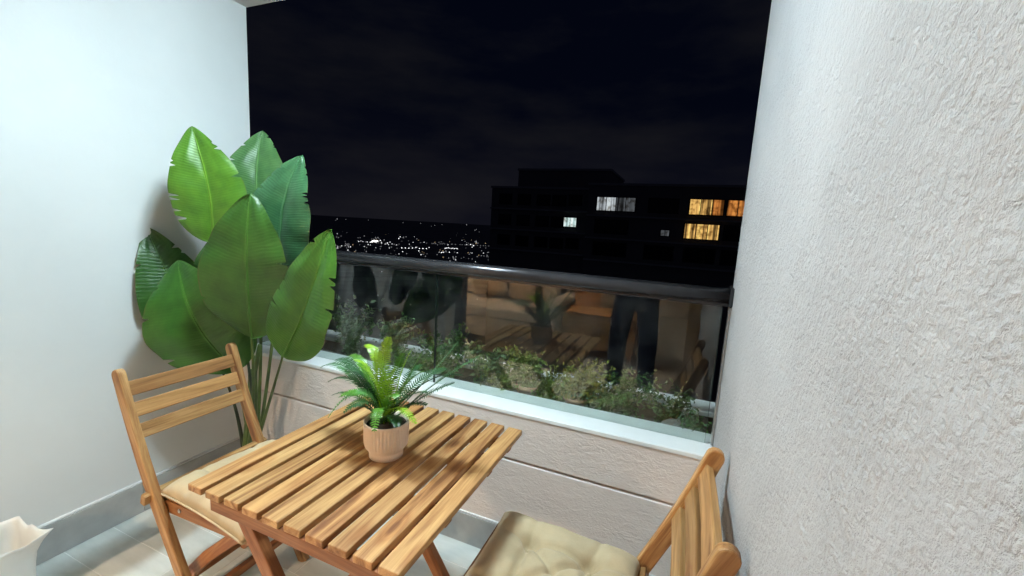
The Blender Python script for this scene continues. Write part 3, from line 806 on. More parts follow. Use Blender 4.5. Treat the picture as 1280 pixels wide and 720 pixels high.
# ------------------------------------------------------------------ potted fern on the table
FX, FY, FZ = -0.722, 0.912, 0.7205
def make_fern():
    t = empty("potted_fern", (FX, FY, FZ))
    nfl = 40
    prof = [(0.040, 0.0, 0), (0.0465, 0.0015, 0), (0.0472, 0.017, 0), (0.0462, 0.021, 0), (0.0510, 0.0245, 0), (0.0585, 0.034, 0.0002),
            (0.0605, 0.042, 0.0032), (0.0615, 0.060, 0.0036), (0.0618, 0.095, 0.0036), (0.0615, 0.0975, 0.0006), (0.0612, 0.1035, 0), (0.0600, 0.105, 0), (0.0570, 0.104, 0),
            (0.0560, 0.090, 0), (0.002, 0.0895, 0)]
    lathe("pot", prof, MT['clay'], t, 240, nfl)
    lathe("soil", [(0.0555, 0.0900), (0.0552, 0.0925), (0.03, 0.0945), (0.002, 0.096)], MT['soil'], t, 24)
    R = random.Random(12)
    bright = (0.30, 0.50, 0.028, 1); mid_ = (0.10, 0.26, 0.03, 1); dark = (0.028, 0.105, 0.030, 1); blue = (0.07, 0.20, 0.075, 1)
    # (tip offset from the pot centre, mid control lift, pinna length, colour)
    F = [((-0.275, 0.03, 0.196), (-0.13, 0.01, 0.285), 0.031, blue),
         ((-0.205, -0.01, 0.176), (-0.10, -0.01, 0.255), 0.024, dark),
         ((-0.187, 0.06, 0.242), (-0.09, 0.03, 0.265), 0.021, mid_),
         ((-0.115, 0.04, 0.290), (-0.02, 0.01, 0.315), 0.020, bright),
         ((-0.012, 0.02, 0.336), (-0.030, 0.0, 0.26), 0.026, bright),
         ((-0.048, 0.01, 0.300), (-0.040, -0.01, 0.22), 0.023, bright),
         ((0.022, 0.04, 0.290), (0.0, 0.02, 0.21), 0.022, mid_),
         ((0.060, 0.03, 0.312), (0.02, 0.01, 0.24), 0.023, bright),
         ((0.085, 0.04, 0.305), (0.05, 0.02, 0.22), 0.022, mid_),
         ((0.185, 0.06, 0.345), (0.09, 0.02, 0.20), 0.031, blue),
         ((0.250, 0.06, 0.315), (0.11, 0.02, 0.22), 0.031, blue),
         ((0.150, -0.03, 0.225), (0.08, -0.02, 0.22), 0.024, dark),
         ((0.200, 0.02, 0.245), (0.10, 0.01, 0.20), 0.025, dark),
         ((-0.150, 0.0, 0.232), (-0.07, 0.0, 0.235), 0.023, dark),
         ((-0.128, -0.085, 0.115), (-0.04, -0.04, 0.275), 0.022, (0.12, 0.33, 0.09, 1)),
         ((0.140, -0.06, 0.150), (0.06, -0.05, 0.215), 0.021, bright),
         ((0.045, -0.105, 0.125), (0.01, -0.05, 0.215), 0.022, mid_),
         ((-0.06, -0.10, 0.150), (-0.02, -0.05, 0.215), 0.022, dark),
         ((-0.170, -0.03, 0.150), (-0.09, -0.02, 0.200), 0.024, dark),
         ((-0.12, 0.13, 0.235), (-0.06, 0.07, 0.235), 0.022, dark),
         ((0.10, 0.15, 0.225), (0.05, 0.08, 0.235), 0.022, dark),
         ((0.0, 0.17, 0.215), (0.0, 0.09, 0.23), 0.022, dark),
         ((-0.20, 0.02, 0.215), (-0.10, 0.01, 0.215), 0.022, mid_),
         ((0.13, 0.0, 0.175), (0.07, 0.0, 0.185), 0.024, dark),
         ((-0.075, -0.03, 0.262), (-0.04, -0.02, 0.235), 0.024, mid_),
         ((0.040, -0.02, 0.268), (0.01, -0.02, 0.225), 0.024, bright),
         ((0.110, 0.01, 0.262), (0.05, 0.0, 0.235), 0.025, mid_),
         ((-0.105, -0.01, 0.262), (-0.045, -0.01, 0.265), 0.024, bright),
         ((-0.020, -0.05, 0.232), (-0.010, -0.04, 0.215), 0.024, mid_),
         ((0.075, -0.055, 0.205), (0.035, -0.04, 0.225), 0.024, mid_),
         ((-0.10, -0.075, 0.175), (-0.045, -0.05, 0.225), 0.024, mid_),
         ((0.205, 0.055, 0.255), (0.10, 0.03, 0.265), 0.027, dark),
         ((-0.235, 0.05, 0.222), (-0.11, 0.02, 0.275), 0.026, dark),
         ((-0.09, -0.06, 0.135), (-0.05, -0.03, 0.17), 0.024, dark),
         ((0.09, -0.07, 0.135), (0.05, -0.03, 0.17), 0.024, dark)]
    for tip, ctl, pl_, c in F:
        base = Vector((R.uniform(-.016, .016), R.uniform(-.016, .016), 0.093))
        n = 40; P = bez(base, ctl, tip, n)
        bm = bmesh.new(); uvl = bm.loops.layers.uv.new("UVMap")
        out = Vector((tip[0], tip[1], 0));
        if out.length < 0.06: out = Vector((tip[0] * 0.4, -0.15, 0))
        out.normalize()
        roll_ = R.uniform(-0.25, 0.25)
        # flat rachis as a thin tube
        bm_tube(bm, P, [0.0016 * (1 - 0.7 * i / n) + 0.0003 for i in range(n + 1)], 5)
        np_ = max(24, int(sum((P[i + 1] - P[i]).length for i in range(n)) / 0.0074))
        for k in range(np_):
            f = 0.10 + 0.89 * (k + 0.5) / np_; q = f * n; i = min(n - 1, int(q)); p = P[i].lerp(P[i + 1], q - i)
            tg = (P[i + 1] - P[i]).normalized()
            side = tg.cross(Vector((0, 0, 1)))
            if side.length < 0.35: side = side + Vector((out.y, -out.x, 0)) * 0.7
            side.normalize(); nr = side.cross(tg).normalized()
            side = (side * math.cos(roll_) + nr * math.sin(roll_)).normalized(); nr = side.cross(tg).normalized()
            ln = pl_ * (math.sin(pi * min(1, (f * 0.92 + 0.06))) ** 0.55) * R.uniform(0.9, 1.08)
            for s in (-1, 1):
                d = (side * s * 0.94 + tg * 0.34 + nr * (0.16 + R.uniform(-.1, .1))).normalized()
                wd = 0.0026; 
                a = p + tg * wd * 0.7; b = p - tg * wd * 0.7
                m1 = p + d * ln * 0.45 + tg * wd * 0.9; m2 = p + d * ln * 0.45 - tg * wd * 0.75
                e1 = p + d * ln * 0.85 + tg * wd * 0.55 - nr * ln * 0.08; e2 = p + d * ln * 0.85 - tg * wd * 0.3 - nr * ln * 0.08
                tpp = p + d * ln - nr * ln * 0.14 + tg * wd * 0.4
                vv = [bm.verts.new(x) for x in (b, m2, e2, tpp, e1, m1, a)]
                for fc in ((0, 1, 5, 6), (1, 2, 4, 5), (2, 3, 4)):
                    ff = bm.faces.new([vv[q_] for q_ in fc])
                    for lp in ff.loops: lp[uvl].uv = (f, 0.75)
        o = from_bm("frond", bm, MT['fern'], t, True); o.color = c
    return tag(t, "green artificial fern in a ribbed blush pot on the table", "potted plant")
make_fern()

# ------------------------------------------------------------------ tall banana-leaf plant in the corner
def make_leaf(parent, base, tip, width, normal, colr, stem_to, seed, arch=0.03, fold=0.10, notches=5, sk=0.0, stem_mat='stem', pk=0.74):
    R = random.Random(seed)
    base = Vector(base); tip = Vector(tip); ax = tip - base; L = ax.length; axn = ax.normalized()
    nrm = Vector(normal); nrm = (nrm - axn * nrm.dot(axn)).normalized(); side = nrm.cross(axn).normalized()
    nu, nv = 84, 10
    bm = bmesh.new(); uvl = bm.loops.layers.uv.new("UVMap")
    sl = {}
    for s in (-1, 1):
        for k in range(notches): sl[(s, R.randint(18, nu - 6))] = R.uniform(0.08, 0.34)
    def prof(u):
        return (math.sin(pi * u ** pk) ** 0.74) if 0 < u < 1 else 0.0
    V_ = {}
    midp = []
    for i in range(nu + 1):
        u = i / nu
        c = base + ax * u + nrm * (arch * L * 4 * u * (1 - u)) * 1.0 + side * sk * L * math.sin(pi * u) - nrm * 0.10 * L * u ** 3
        midp.append(c)
        wd = width / 2 * prof(u)
        for j in range(-nv, nv + 1):
            v = j / nv
            e = abs(v); s = 1 if v > 0 else -1
            ew = wd
            if j != 0 and (s, i) in sl: e = min(e, 1 - sl[(s, i)])
            ee = e * ew
            wave = (0.026 * math.sin(u * 9 + seed + s * 1.3) + 0.014 * math.sin(u * 23 + seed * 2.1 + s)) * width * e * e
            drop = -fold * width * 0.5 * (e ** 2.0) + 0.05 * width * e if fold > 0 else 0
            up_ = fold * ew * e * 1.2 - 0.9 * fold * ew * e ** 2.6
            p = c + side * s * ee + nrm * (up_ + wave) + axn * (0.10 * ee)
            p += nrm * 0.004 * mnoise.noise(Vector((u * 8 + seed, v * 4, 0.5)))
            V_[i, j] = bm.verts.new(p)
    for i in range(nu):
        for j in range(-nv, nv):
            vv = [V_[i, j], V_[i + 1, j], V_[i + 1, j + 1], V_[i, j + 1]]
            if i == 0 or i == nu - 1: pass
            f = bm.faces.new(vv)
            for lp, (a, b) in zip(f.loops, ((i, j), (i + 1, j), (i + 1, j + 1), (i, j + 1))): lp[uvl].uv = (a / nu, 0.5 + b / nv / 2)
    bmesh.ops.remove_doubles(bm, verts=bm.verts[:], dist=0.00005)
    lf = from_bm("leaf", bm, MT['leaf'], parent, True); lf.color = colr
    # raised midrib on the front
    rb = tube("midrib", [p + nrm * 0.002 for p in midp[:int(nu * 0.97)]], [0.0042 * (1 - 0.8 * i / nu) for i in range(int(nu * 0.97))], MT['fern'], lf, 6)
    rb.color = (min(1, colr[0] * 1.7), min(1, colr[1] * 1.35), colr[2] * 1.5, 1)
    st = Vector(stem_to)
    ctrl = base - axn * (base - st).length * 0.45
    pts = bez(midp[2], ctrl, st, 16)
    tube("stem", pts, [0.0042 + 0.0055 * (i / 16) for i in range(17)], MT[stem_mat], parent, 8)

def make_banana():
    PX, PY = -1.90, 1.345
    t = empty("banana_leaf_plant", (PX, PY, 0))
    def W(x, y, z): return (x - PX, y - PY, z)
    lathe("pot", [(0.080, 0.0), (0.098, 0.145), (0.104, 0.146), (0.104, 0.160), (0.096, 0.160), (0.094, 0.140), (0.002, 0.138)], MT['black_plastic'], t, 36)
    lathe("soil", [(0.0935, 0.139), (0.05, 0.146), (0.002, 0.148)], MT['soil'], t, 20)
    S = lambda a, r=0.03: (r * math.cos(a), r * math.sin(a), 0.14)
    cam_n = lambda x, y: Vector((0 - x, 0 - y, 0.15))
    # base, tip, width, facing, colour
    make_leaf(t, W(-1.858, 1.19, 1.235), W(-1.835, 1.10, 1.690), 0.270, (0.70, -0.80, 0.25), (0.088, 0.235, 0.024, 1), S(2.2), 1, 0.04, 0.26, 7, -0.06)
    make_leaf(t, W(-1.790, 1.36, 1.300), W(-1.785, 1.36, 1.735), 0.265, (0.55, -0.8, 0.05), (0.066, 0.170, 0.058, 1), S(1.2), 2, 0.03, 0.18, 5, 0.03)
    make_leaf(t, W(-1.520, 1.24, 1.160), W(-1.418, 1.22, 1.600), 0.270, (0.25, -1.0, 0.10), (0.040, 0.135, 0.058, 1), S(0.4), 3, 0.03, 0.24, 5, 0.04)
    make_leaf(t, W(-1.585, 1.15, 0.870), W(-1.490, 1.06, 1.428), 0.345, (0.45, -0.9, -0.05), (0.038, 0.122, 0.020, 1), S(5.0), 4, 0.02, 0.08, 2)
    make_leaf(t, W(-1.478, 1.20, 0.795), W(-1.150, 1.08, 1.318), 0.275, (0.25, -1.0, 0.22), (0.062, 0.195, 0.026, 1), S(5.8), 5, 0.03, 0.26, 4, -0.07)
    make_leaf(t, W(-2.010, 1.29, 0.640), W(-2.110, 1.090, 1.285), 0.300, (1.0, -0.38, 0.10), (0.030, 0.110, 0.018, 1), S(3.3), 6, 0.02, 0.12, 4, 0.03, 'stem_dark')
    make_leaf(t, W(-1.735, 1.19, 0.690), W(-1.868, 1.035, 1.160), 0.380, (0.62, -0.78, 0.05), (0.036, 0.135, 0.020, 1), S(4.2), 7, 0.03, 0.18, 5, 0.07)
    make_leaf(t, W(-1.760, 1.24, 0.840), W(-1.800, 1.20, 1.340), 0.33, (0.5, -0.85, 0.0), (0.026, 0.085, 0.018, 1), S(0.9), 8, 0.02, 0.08, 2, 0, 'stem_dark')
    # upright sheath of stems
    for k, (a, r, h, lean) in enumerate([(0.5, 0.018, 0.72, 0.03), (2.6, 0.020, 0.66, -0.02), (4.4, 0.016, 0.80, 0.02)]):
        p0 = (0.02 * math.cos(a), 0.02 * math.sin(a), 0.14)
        tube("stem", bez(p0, (p0[0] + 0.02, p0[1], h * 0.5), (0.10 + lean + 0.05 * k, -0.05 - 0.02 * k, h), 10), [r * (1 - 0.45 * i / 10) for i in range(11)], MT['stem'], t, 10)
    return tag(t, "tall artificial banana-leaf plant with broad green leaves in the corner", "potted plant")
make_banana()

# ------------------------------------------------------------------ plants in the trough
def make_shrub(i, x, y, h, spread, colr, label, seed, leaf=0.022, nst=7, trail=False):
    R = random.Random(seed); z0 = 0.585
    t = empty("planter_shrub", (x, y, z0))
    bms = bmesh.new(); bml = bmesh.new(); uvl = bml.loops.layers.uv.new("UVMap")
    def add_leaf(p, d, s):
        d = d.normalized(); sd = d.cross(Vector((R.uniform(-1, 1), R.uniform(-1, 1), R.uniform(0.2, 1)))).normalized(); up_ = sd.cross(d)
        c = [p, p + d * s * .45 + sd * s * .28 + up_ * s * .06, p + d * s - up_ * s * .1, p + d * s * .45 - sd * s * .28 + up_ * s * .06]
        f = bml.faces.new([bml.verts.new(q) for q in c])
        for lp in f.loops: lp[uvl].uv = (0.5, 0.75)
    for k in range(nst):
        a = R.uniform(0, 2 * pi); sp = spread * R.uniform(0.4, 1.0)
        tip = Vector((sp * math.cos(a), min(0.10, max(-0.075, 0.35 * sp * math.sin(a))), h * R.uniform(0.55, 1.0)))
        if trail and R.random() < 0.5: tip.z *= 0.5
        pts = bez((R.uniform(-.03, .03), R.uniform(-.02, .02), -0.03), (tip.x * 0.25, tip.y * 0.3, tip.z * 0.85), tip, 12)
        bm_tube(bms, pts, [0.0028 * (1 - 0.7 * q / 12) for q in range(13)], 5)
        for q in range(2, 13):
            for m_ in range(R.randint(6, 11)):
                p = pts[q] + Vector((R.gauss(0, .020), R.gauss(0, .014), R.gauss(0, .018)))
                add_leaf(p, Vector((R.gauss(0, 1), R.gauss(0, 0.7), R.gauss(0.25, 0.7))), leaf * R.uniform(0.6, 1.25))
    o = from_bm("stems", bms, MT['stem'], t, True)
    o = from_bm("foliage", bml, MT['fern'], t); o.color = colr
    return tag(t, label, "plant", "plants in the trough outside the glass")
G1, G2, G3, G4 = (0.085, 0.19, 0.045, 1), (0.17, 0.24, 0.05, 1), (0.12, 0.19, 0.085, 1), (0.25, 0.26, 0.05, 1)
SH = [(-1.95, 1.78, 0.36, 0.16, G1, "tall dark shrub in the trough, behind the banana-leaf plant", 0.026, 10),
      (-1.66, 1.79, 0.33, 0.18, G3, "grey green bushy plant in the trough, leftmost seen through the glass", 0.026, 12),
      (-1.36, 1.78, 0.28, 0.17, G3, "grey green bushy plant in the trough, behind the fern's left fronds", 0.024, 12),
      (-1.06, 1.79, 0.26, 0.17, G1, "bushy dark green plant in the trough at the joint of the glass panes", 0.026, 12),
      (-0.82, 1.77, 0.22, 0.14, G3, "upright leafy plant in the trough, behind the fern's right fronds", 0.030, 9),
      (-0.16, 1.79, 0.21, 0.15, G1, "thin straggly plant in the trough, right of the terracotta pots", 0.022, 8),
      (0.0, 1.78, 0.18, 0.12, G3, "sparse twiggy plant in the trough beside the grey stone", 0.020, 7),
      (-0.70, 1.735, 0.13, 0.13, G2, "low green tuft in the trough beside the pot nearer the fern", 0.024, 12),
      (-0.485, 1.735, 0.13, 0.10, G2, "low green tuft in the trough between the two terracotta pots", 0.022, 12),
      (-0.255, 1.74, 0.12, 0.12, G1, "low green tuft in the trough beside the pot farther from the fern", 0.022, 11),
      (-1.22, 1.74, 0.15, 0.16, G1, "low dark tuft in the trough between two grey green bushes", 0.024, 12),
      (0.105, 1.715, 0.11, 0.05, G1, "small green sprig in the trough at the right end of the glass", 0.018, 6)]
for i, (x, y, h, sp, c, lb, lf, ns) in enumerate(SH): make_shrub(i, x, y, h, sp, c, lb, 40 + i, lf, ns)
def make_pot_plant(x, y, r, hgt, colr, label, seed):
    t = make_shrub(0, x, y, 0.17, 0.15, colr, label, seed, 0.024, 16, True)
    t.name = "potted_shrub"
    o = lathe("pot", [(r * 0.5, -0.04), (r * 0.62, 0.0), (r * 0.98, hgt * 0.78), (r * 1.08, hgt * 0.78), (r * 1.08, hgt), (r * 0.96, hgt), (r * 0.9, hgt * 0.86), (0.003, hgt * 0.84)], MT['terracotta'], t, 28)
    for ch in t.children:
        if ch.name.startswith(("stems", "foliage")): ch.location.z += hgt * 0.86 + 0.0
    t['group'] = "terracotta pots in the trough"
    return t
make_pot_plant(-0.600, 1.765, 0.058, 0.085, G2, "terracotta pot with yellow green foliage in the trough, nearer the fern", 71)
make_pot_plant(-0.375, 1.760, 0.055, 0.075, G4, "terracotta pot with olive yellow foliage in the trough, farther from the fern", 72)
# rounded stone
bm = bmesh.new(); bmesh.ops.create_icosphere(bm, subdivisions=3, radius=1)
for v in bm.verts:
    n = mnoise.noise(v.co * 1.7) * 0.18; v.co = Vector((v.co.x * 0.045 * (1 + n), v.co.y * 0.035 * (1 + n), v.co.z * 0.05 * (1 + n) * (0.9 if v.co.z > 0 else 0.6)))
o = from_bm("stone", bm, MT['stone'], None, True); o.location = (0.025, 1.745, 0.610); tag(o, "rounded grey stone on the trough soil by the right wall", "stone")

# ------------------------------------------------------------------ white plastic bag at the left wall
def make_bag():
    """open white bag standing square on the floor, its rim folded out, one corner pulled to a point"""
    bm = bmesh.new(); n, m = 64, 20; rings = []
    for j in range(m + 1):
        f = j / m; ring = []
        for k in range(n):
            a = 2 * pi * k / n
            sq = (abs(math.cos(a)) ** 7 + abs(math.sin(a)) ** 7) ** (-1 / 7)
            r = 0.082 + 0.020 * f + 0.006 * max(0, f - 0.92) * 12
            cr = 1 + 0.05 * mnoise.noise(Vector((math.cos(a) * 2.6, math.sin(a) * 2.6, f * 2.1))) + 0.022 * mnoise.noise(Vector((math.cos(a) * 8, math.sin(a) * 8, f * 5)))
            x = r * math.cos(a) * sq * cr; y = r * 1.08 * math.sin(a) * sq * cr
            z = 0.245 * f + 0.012 * mnoise.noise(Vector((math.cos(a) * 3, math.sin(a) * 3, 9))) * f ** 3
            pull = max(0, math.cos(a - pi / 4)) ** 40 * max(0, f - 0.75) * 4
            ring.append(bm.verts.new((x + 0.012 * pull, y + 0.030 * pull, z + 0.012 * pull + 0.001)))
        rings.append(ring)
    for a, b in zip(rings[:-1], rings[1:]):
        for k in range(n): bm.faces.new((a[k], a[(k + 1) % n], b[(k + 1) % n], b[k]))
    bm.faces.new(rings[0][::-1])
    t = empty("plastic_bag", (-2.022, 0.510, 0.0))
    o = from_bm("bag_body", bm, MT['plastic_bag'], t, True)
    sm = o.modifiers.new("thickness", 'SOLIDIFY'); sm.thickness = 0.0012
    return tag(t, "open white plastic bag standing on the floor against the smooth wall", "bag")
make_bag()

# ================================================================== THE ROOM BEHIND (seen as a reflection in the glass)
rf = box("room_floor", (-3.4, -4.3, -0.14), (XL - 0.051, -0.43, -0.004), MT['tile']); tag(rf, "tiled floor of the room behind, left side", "floor", kind="structure")
rf2 = box("room_floor", (XR + 0.051, -4.3, -0.14), (1.4, -0.43, -0.004), MT['tile']); tag(rf2, "tiled floor of the room behind, right side", "floor", kind="structure")
rf3 = box("room_floor", (XL - 0.05, -4.3, -0.0055), (XR + 0.05, -0.4205, 0.0), MT['tile']); tag(rf3, "tiled floor of the room behind, middle", "floor", kind="structure")
rc = box("room_ceiling", (-3.4, -4.3, ZC), (1.4, -0.421, ZC + 0.16), MT['ceiling']); tag(rc, "ceiling of the room behind", "ceiling", kind="structure")
for nm, lo, hi in (("left", (-3.5, -4.3, 0), (-3.4, -0.42, ZC)), ("right", (1.4, -4.3, 0), (1.5, -0.42, ZC)), ("back", (-3.5, -4.4, 0), (1.5, -4.301, ZC))):
    o = box("room_wall", lo, hi, MT['room_wall']); tag(o, "warm %s wall of the room behind the balcony" % nm, "wall")
o = box("facade_wall", (-3.4, -0.54, 0.001), (-2.06, -0.421, ZC - 0.001), MT['room_wall']); tag(o, "wall beside the balcony doorway, behind the plant side", "wall")
o = box("facade_wall", (0.17, -0.54, 0.001), (1.4, -0.421, ZC - 0.001), MT['room_wall']); tag(o, "wall beside the balcony doorway, behind the stucco side", "wall")
o = box("facade_wall", (-2.059, -0.54, 2.12), (0.169, -0.421, ZC - 0.001), MT['room_wall']); tag(o, "lintel wall above the balcony doorway", "wall")
df = empty("door_frame", (-1.0, -0.48, 0))
box("jamb", (-1.058, -0.055, 0.001), (-0.985, 0.055, 2.08), MT['black_plastic'], df, 0.003)
box("jamb", (1.07, -0.055, 0.001), (1.165, 0.055, 2.08), MT['wood'], df, 0.003)
box("head", (-1.058, -0.055, 2.081), (1.165, 0.055, 2.118), MT['black_plastic'], df, 0.003)
tag(df, "balcony door frame with a black and a wooden jamb", "door frame")

def make_sofa():
    t = empty("sofa", (-2.12, -1.62, 0))
    box("base", (-0.72, -0.42, 0.06), (0.72, 0.40, 0.30), MT['sofa'], t, 0.03, 3)
    box("backrest", (-0.72, -0.62, 0.10), (0.72, -0.422, 0.80), MT['sofa'], t, 0.05, 3)
    for s in (-1, 1): box("arm", (s * 0.83 - 0.10, -0.60, 0.06), (s * 0.83 + 0.10, 0.42, 0.58), MT['sofa'], t, 0.05, 3)
    for s in (-1, 1): box("seat_cushion", (s * 0.355 - 0.35, -0.41, 0.302), (s * 0.355 + 0.35, 0.43, 0.44), MT['sofa'], t, 0.04, 3)
    for s in (-1, 1): box("back_cushion", (s * 0.355 - 0.34, -0.41, 0.443), (s * 0.355 + 0.34, -0.22, 0.84), MT['sofa'], t, 0.06, 3)
    for sx in (-1, 1):
        for sy in (-0.5, 0.35): box("foot", (sx * 0.75 - 0.03, sy - 0.03, 0.0), (sx * 0.75 + 0.03, sy + 0.03, 0.06), MT['wood_red'], t)
    tag(t, "beige sofa in the warm room, reflected in the glass", "sofa")
make_sofa()
def make_pillow(loc, rot, label):
    bm = bmesh.new(); N = 16; T = {}; Bt = {}
    for j in range(N + 1):
        for i in range(N + 1):
            u, v = -1 + 2 * i / N, -1 + 2 * j / N
            e = (max(0, 1 - u ** 4) * max(0, 1 - v ** 4)) ** 0.5
            x, y = u * 0.22 * (1 - .06 * (1 - v * v)), v * 0.22 * (1 - .06 * (1 - u * u))
            T[i, j] = bm.verts.new((x, y, 0.075 * e)); Bt[i, j] = T[i, j] if i in (0, N) or j in (0, N) else bm.verts.new((x, y, -0.075 * e))
    for j in range(N):
        for i in range(N):
            bm.faces.new((T[i, j], T[i + 1, j], T[i + 1, j + 1], T[i, j + 1])); bm.faces.new((Bt[i, j], Bt[i, j + 1], Bt[i + 1, j + 1], Bt[i + 1, j]))
    o = from_bm("throw_pillow", bm, MT['pillow'], None, True); o.location = loc; o.rotation_euler = rot
    tag(o, label, "pillow", "pillows on the sofa")
make_pillow((-1.80, -1.69, 0.665), (math.radians(72), 0, 0.15), "pale throw pillow on the sofa, nearer the wooden sideboard")
make_pillow((-2.30, -1.70, 0.665), (math.radians(70), 0, -0.2), "pale throw pillow on the sofa, farther from the wooden sideboard")
def make_sideboard():
    t = empty("sideboard", (-0.80, -1.50, 0))
    box("top", (-0.42, -0.24, 0.462), (0.42, 0.24, 0.49), MT['wood'], t, 0.003)
    box("body", (-0.40, -0.22, 0.10), (0.40, 0.215, 0.4615), MT['wood'], t, 0.003)
    for s in (-1, 1): 
        d = box("door", (s * 0.199 - 0.192, 0.2155, 0.115), (s * 0.199 + 0.192, 0.232, 0.45), MT['wood_back'], t, 0.002)
        k = box("handle", (s * 0.03 - 0.006, 0.2325, 0.27), (s * 0.03 + 0.006, 0.25, 0.36), MT['steel'], d, 0.001)
        for sy in (-0.19, 0.19): box("foot", (s * 0.36 - 0.02, sy - 0.02, 0.0), (s * 0.36 + 0.02, sy + 0.02, 0.0995), MT['wood_red'], t)
    tag(t, "low wooden sideboard in the warm room, reflected in the glass", "sideboard")
make_sideboard()
for k, (x, y) in enumerate(((-0.68, -1.44), (-0.58, -1.50))):
    t = lathe("drinking_glass", [(0.028, 0.0), (0.034, 0.11), (0.032, 0.11), (0.027, 0.008), (0.002, 0.008)], MT['drinking_glass'], None, 28, None, (x, y, 0.4903))
    tag(t, ["clear tumbler on the sideboard, nearer the sofa", "clear tumbler on the sideboard, farther from the sofa"][k], "glass", "tumblers on the sideboard")
o = box("wooden_panel", (-1.16, -1.86, 0.492), (-0.86, -1.83, 1.3), MT['wood_back'], None, 0.003); tag(o, "tall pale wooden board leaning behind the sideboard", "board")
o.location = (0, 0.15, -0.002)
def make_fill_pendant():  # added fill lamp, itself unseen: brightens sofa and sideboard for the glass reflection
    t = empty("added_fill_pendant", (-1.72, -1.22, ZC - 0.001))
    tube("cord", [(0, 0, 0), (0, 0, -0.4), (0, 0, -0.70)], 0.004, MT['black_plastic'], t, 6)
    lathe("shade", [(0.03, -0.70), (0.05, -0.71), (0.15, -0.88), (0.147, -0.88), (0.046, -0.715), (0.01, -0.712)], MT['black_plastic'], t, 32)
    lathe("bulb", [(0.012, -0.73), (0.035, -0.765), (0.045, -0.795), (0.035, -0.83), (0.004, -0.845)], emit("added_fill_bulb", ROOM_LAMP_COLOR, 2800.0), t, 24)
    tag(t, "added black pendant fill lamp, unseen, brightening the sofa in the room behind", "pendant lamp")
make_fill_pendant()
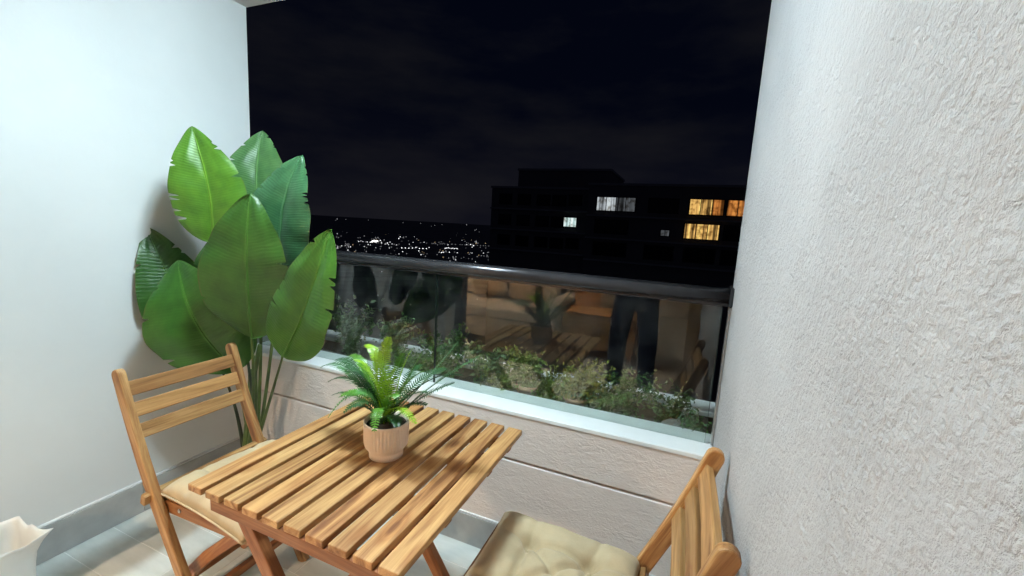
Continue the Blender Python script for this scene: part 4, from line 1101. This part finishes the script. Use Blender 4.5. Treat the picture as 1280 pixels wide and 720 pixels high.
# photographer standing in the doorway
def skin_mesh(name, verts, edges, radii, mat, parent, sub=2, root=0):
    me = bpy.data.meshes.new(name); me.from_pydata([Vector(v) for v in verts], edges, [])
    o = link(name, me, mat, parent)
    o.modifiers.new("skin", 'SKIN')
    sv = me.skin_vertices[0].data
    for i, r in enumerate(radii):
        rr = r if isinstance(r, tuple) else (r, r); sv[i].radius = rr; sv[i].use_root = (i == root)
    s = o.modifiers.new("sub", 'SUBSURF'); s.levels = sub; s.render_levels = sub
    for f in me.polygons: f.use_smooth = True
    o.modifiers["skin"].use_smooth_shade = True
    return o
def make_person():
    px, py = -0.33, -0.34
    t = empty("person", (px, py, 0))
    # body: pelvis, spine, neck, head, arms reaching to the phone, legs and feet
    ph = Vector((0.0 - px, -0.045 - py, 1.36))
    v = [(0, 0, 0.93), (0, -0.01, 1.10), (0, -0.02, 1.28), (0, -0.02, 1.42), (0, -0.01, 1.475), (0.02, 0.03, 1.53), (0.025, 0.035, 1.615), (0.025, 0.02, 1.685),
         (-0.17, -0.02, 1.39), (-0.21, 0.10, 1.16), (0.06, 0.22, 1.24), (ph.x - 0.075, ph.y - 0.01, 1.345),
         (0.17, -0.02, 1.39), (0.30, 0.02, 1.15), (0.35, 0.20, 1.25), (ph.x + 0.055, ph.y - 0.03, 1.335),
         (-0.09, 0, 0.88), (-0.12, 0.02, 0.50), (-0.13, -0.02, 0.10), (-0.14, 0.0, 0.045), (-0.15, 0.14, 0.03),
         (0.09, 0, 0.88), (0.12, 0.02, 0.50), (0.13, -0.02, 0.10), (0.14, 0.0, 0.045), (0.16, 0.14, 0.03)]
    e = [(0, 1), (1, 2), (2, 3), (3, 4), (4, 5), (5, 6), (6, 7), (3, 8), (8, 9), (9, 10), (10, 11), (3, 12), (12, 13), (13, 14), (14, 15),
         (0, 16), (16, 17), (17, 18), (18, 19), (19, 20), (0, 21), (21, 22), (22, 23), (23, 24), (24, 25)]
    r = [(0.145, 0.10), (0.13, 0.09), (0.15, 0.10), (0.12, 0.08), 0.052, (0.062, 0.075), (0.078, 0.095), (0.055, 0.065),
         0.055, 0.042, 0.034, 0.026, 0.055, 0.042, 0.034, 0.026, 0.085, 0.058, 0.038, 0.038, 0.03, 0.085, 0.058, 0.038, 0.038, 0.03]
    # five fingers on each hand, curled round the phone's edges
    for wrist, sx in ((11, -1), (15, 1)):
        w = Vector(v[wrist])
        palm = w + Vector((-sx * -0.005, 0.012, 0.05)); v.append(tuple(palm)); e.append((wrist, len(v) - 1)); r.append((0.030, 0.017)); pi_ = len(v) - 1
        for k in range(4):
            b_ = palm + Vector((sx * 0.006, 0.006, -0.022 + 0.019 * k)); m_ = b_ + Vector((-sx * 0.012, 0.030 + 0.003 * (k % 2), 0.006)); tpt = m_ + Vector((-sx * 0.020, 0.002, 0.004 + 0.002 * k))
            i0 = len(v); v += [tuple(b_), tuple(m_), tuple(tpt)]; r += [0.0095, 0.0085, 0.007]; e += [(pi_, i0), (i0, i0 + 1), (i0 + 1, i0 + 2)]
        b_ = palm + Vector((-sx * 0.014, -0.016, -0.012)); m_ = b_ + Vector((-sx * 0.020, -0.008, 0.022)); tpt = m_ + Vector((-sx * 0.014, 0.006, 0.018))
        i0 = len(v); v += [tuple(b_), tuple(m_), tuple(tpt)]; r += [0.011, 0.0095, 0.008]; e += [(pi_, i0), (i0, i0 + 1), (i0 + 1, i0 + 2)]
    skin_mesh("body", v, e, r, MT['skin'], t)
    # face features and hair
    hc = Vector((0.025, 0.038, 1.600))
    bm = bmesh.new(); bmesh.ops.create_icosphere(bm, subdivisions=3, radius=1)
    for q in bm.verts:
        c = q.co; cut = c.y > 0.25 and c.z < 0.55
        q.co = hc + Vector((c.x * 0.084, -0.012 + c.y * (0.102 if not cut else 0.06), 0.03 + c.z * (0.098 if c.z > -0.4 else 0.07)))
    from_bm("hair", bm, MT['hair'], t, True)
    for s in (-1, 1):
        lathe("eye", [(0.002, -0.007), (0.0065, -0.004), (0.0075, 0.0), (0.0065, 0.004), (0.002, 0.007)], MT['hair'], t, 12, None, hc + Vector((s * 0.030, 0.082, -0.002)))
        lathe("ear", [(0.004, -0.030), (0.012, -0.010), (0.014, 0.010), (0.006, 0.028)], MT['skin'], t, 10, None, hc + Vector((s * 0.080, 0.0, -0.01)))
    tube("nose", [hc + Vector((0, 0.086, 0.008)), hc + Vector((0, 0.100, -0.020)), hc + Vector((0, 0.092, -0.032))], [0.007, 0.012, 0.009], MT['skin'], t, 8)
    tube("mouth", [hc + Vector((-0.022, 0.080, -0.056)), hc + Vector((0, 0.086, -0.057)), hc + Vector((0.022, 0.080, -0.056))], [0.003, 0.006, 0.003], simple("lips", (0.36, 0.16, 0.13), 0.5), t, 6)
    # dark trousers and shirt over the body
    tv = [(0, 0, 1.03), (0, 0, 0.90), (-0.09, 0.0, 0.84), (-0.12, 0.02, 0.50), (-0.13, -0.018, 0.06), (0.09, 0.0, 0.84), (0.12, 0.02, 0.50), (0.13, -0.018, 0.06)]
    skin_mesh("trousers", tv, [(0, 1), (1, 2), (2, 3), (3, 4), (1, 5), (5, 6), (6, 7)], [(0.165, 0.12), (0.165, 0.12), 0.105, 0.082, 0.066, 0.105, 0.082, 0.066], MT['jeans'], t)
    sv = [(0, -0.005, 0.84), (0, -0.01, 1.08), (0, -0.02, 1.28), (0, -0.02, 1.40), (0, -0.012, 1.455), (-0.17, -0.02, 1.39), (-0.205, 0.07, 1.21), (0.17, -0.02, 1.39), (0.285, 0.015, 1.20)]
    skin_mesh("shirt", sv, [(0, 1), (1, 2), (2, 3), (3, 4), (3, 5), (5, 6), (3, 7), (7, 8)], [(0.205, 0.155), (0.175, 0.13), (0.175, 0.125), (0.14, 0.095), 0.066, 0.072, 0.060, 0.072, 0.060], MT['shirt'], t)
    for s in (-1, 1):
        bm = bmesh.new(); bm_box(bm, (s * 0.148 - 0.045, -0.09, 0.0), (s * 0.148 + 0.045, 0.20, 0.085))
        for q in bm.verts:
            if q.co.y > 0.1 and q.co.z > 0.05: q.co.z = 0.05
        bmesh.ops.bevel(bm, geom=bm.edges[:], offset=0.02, segments=3, affect='EDGES')
        from_bm("shoe", bm, MT['black_plastic'], t, True)
    tag(t, "person in dark jeans and shirt in the doorway holding up a phone", "person")
make_person()
o = box("phone", (-0.078, -0.0335, 1.343), (0.078, -0.0255, 1.417), MT['black_plastic'], None, 0.003, 2)
tag(o, "black phone held up sideways by the person in the doorway", "phone")
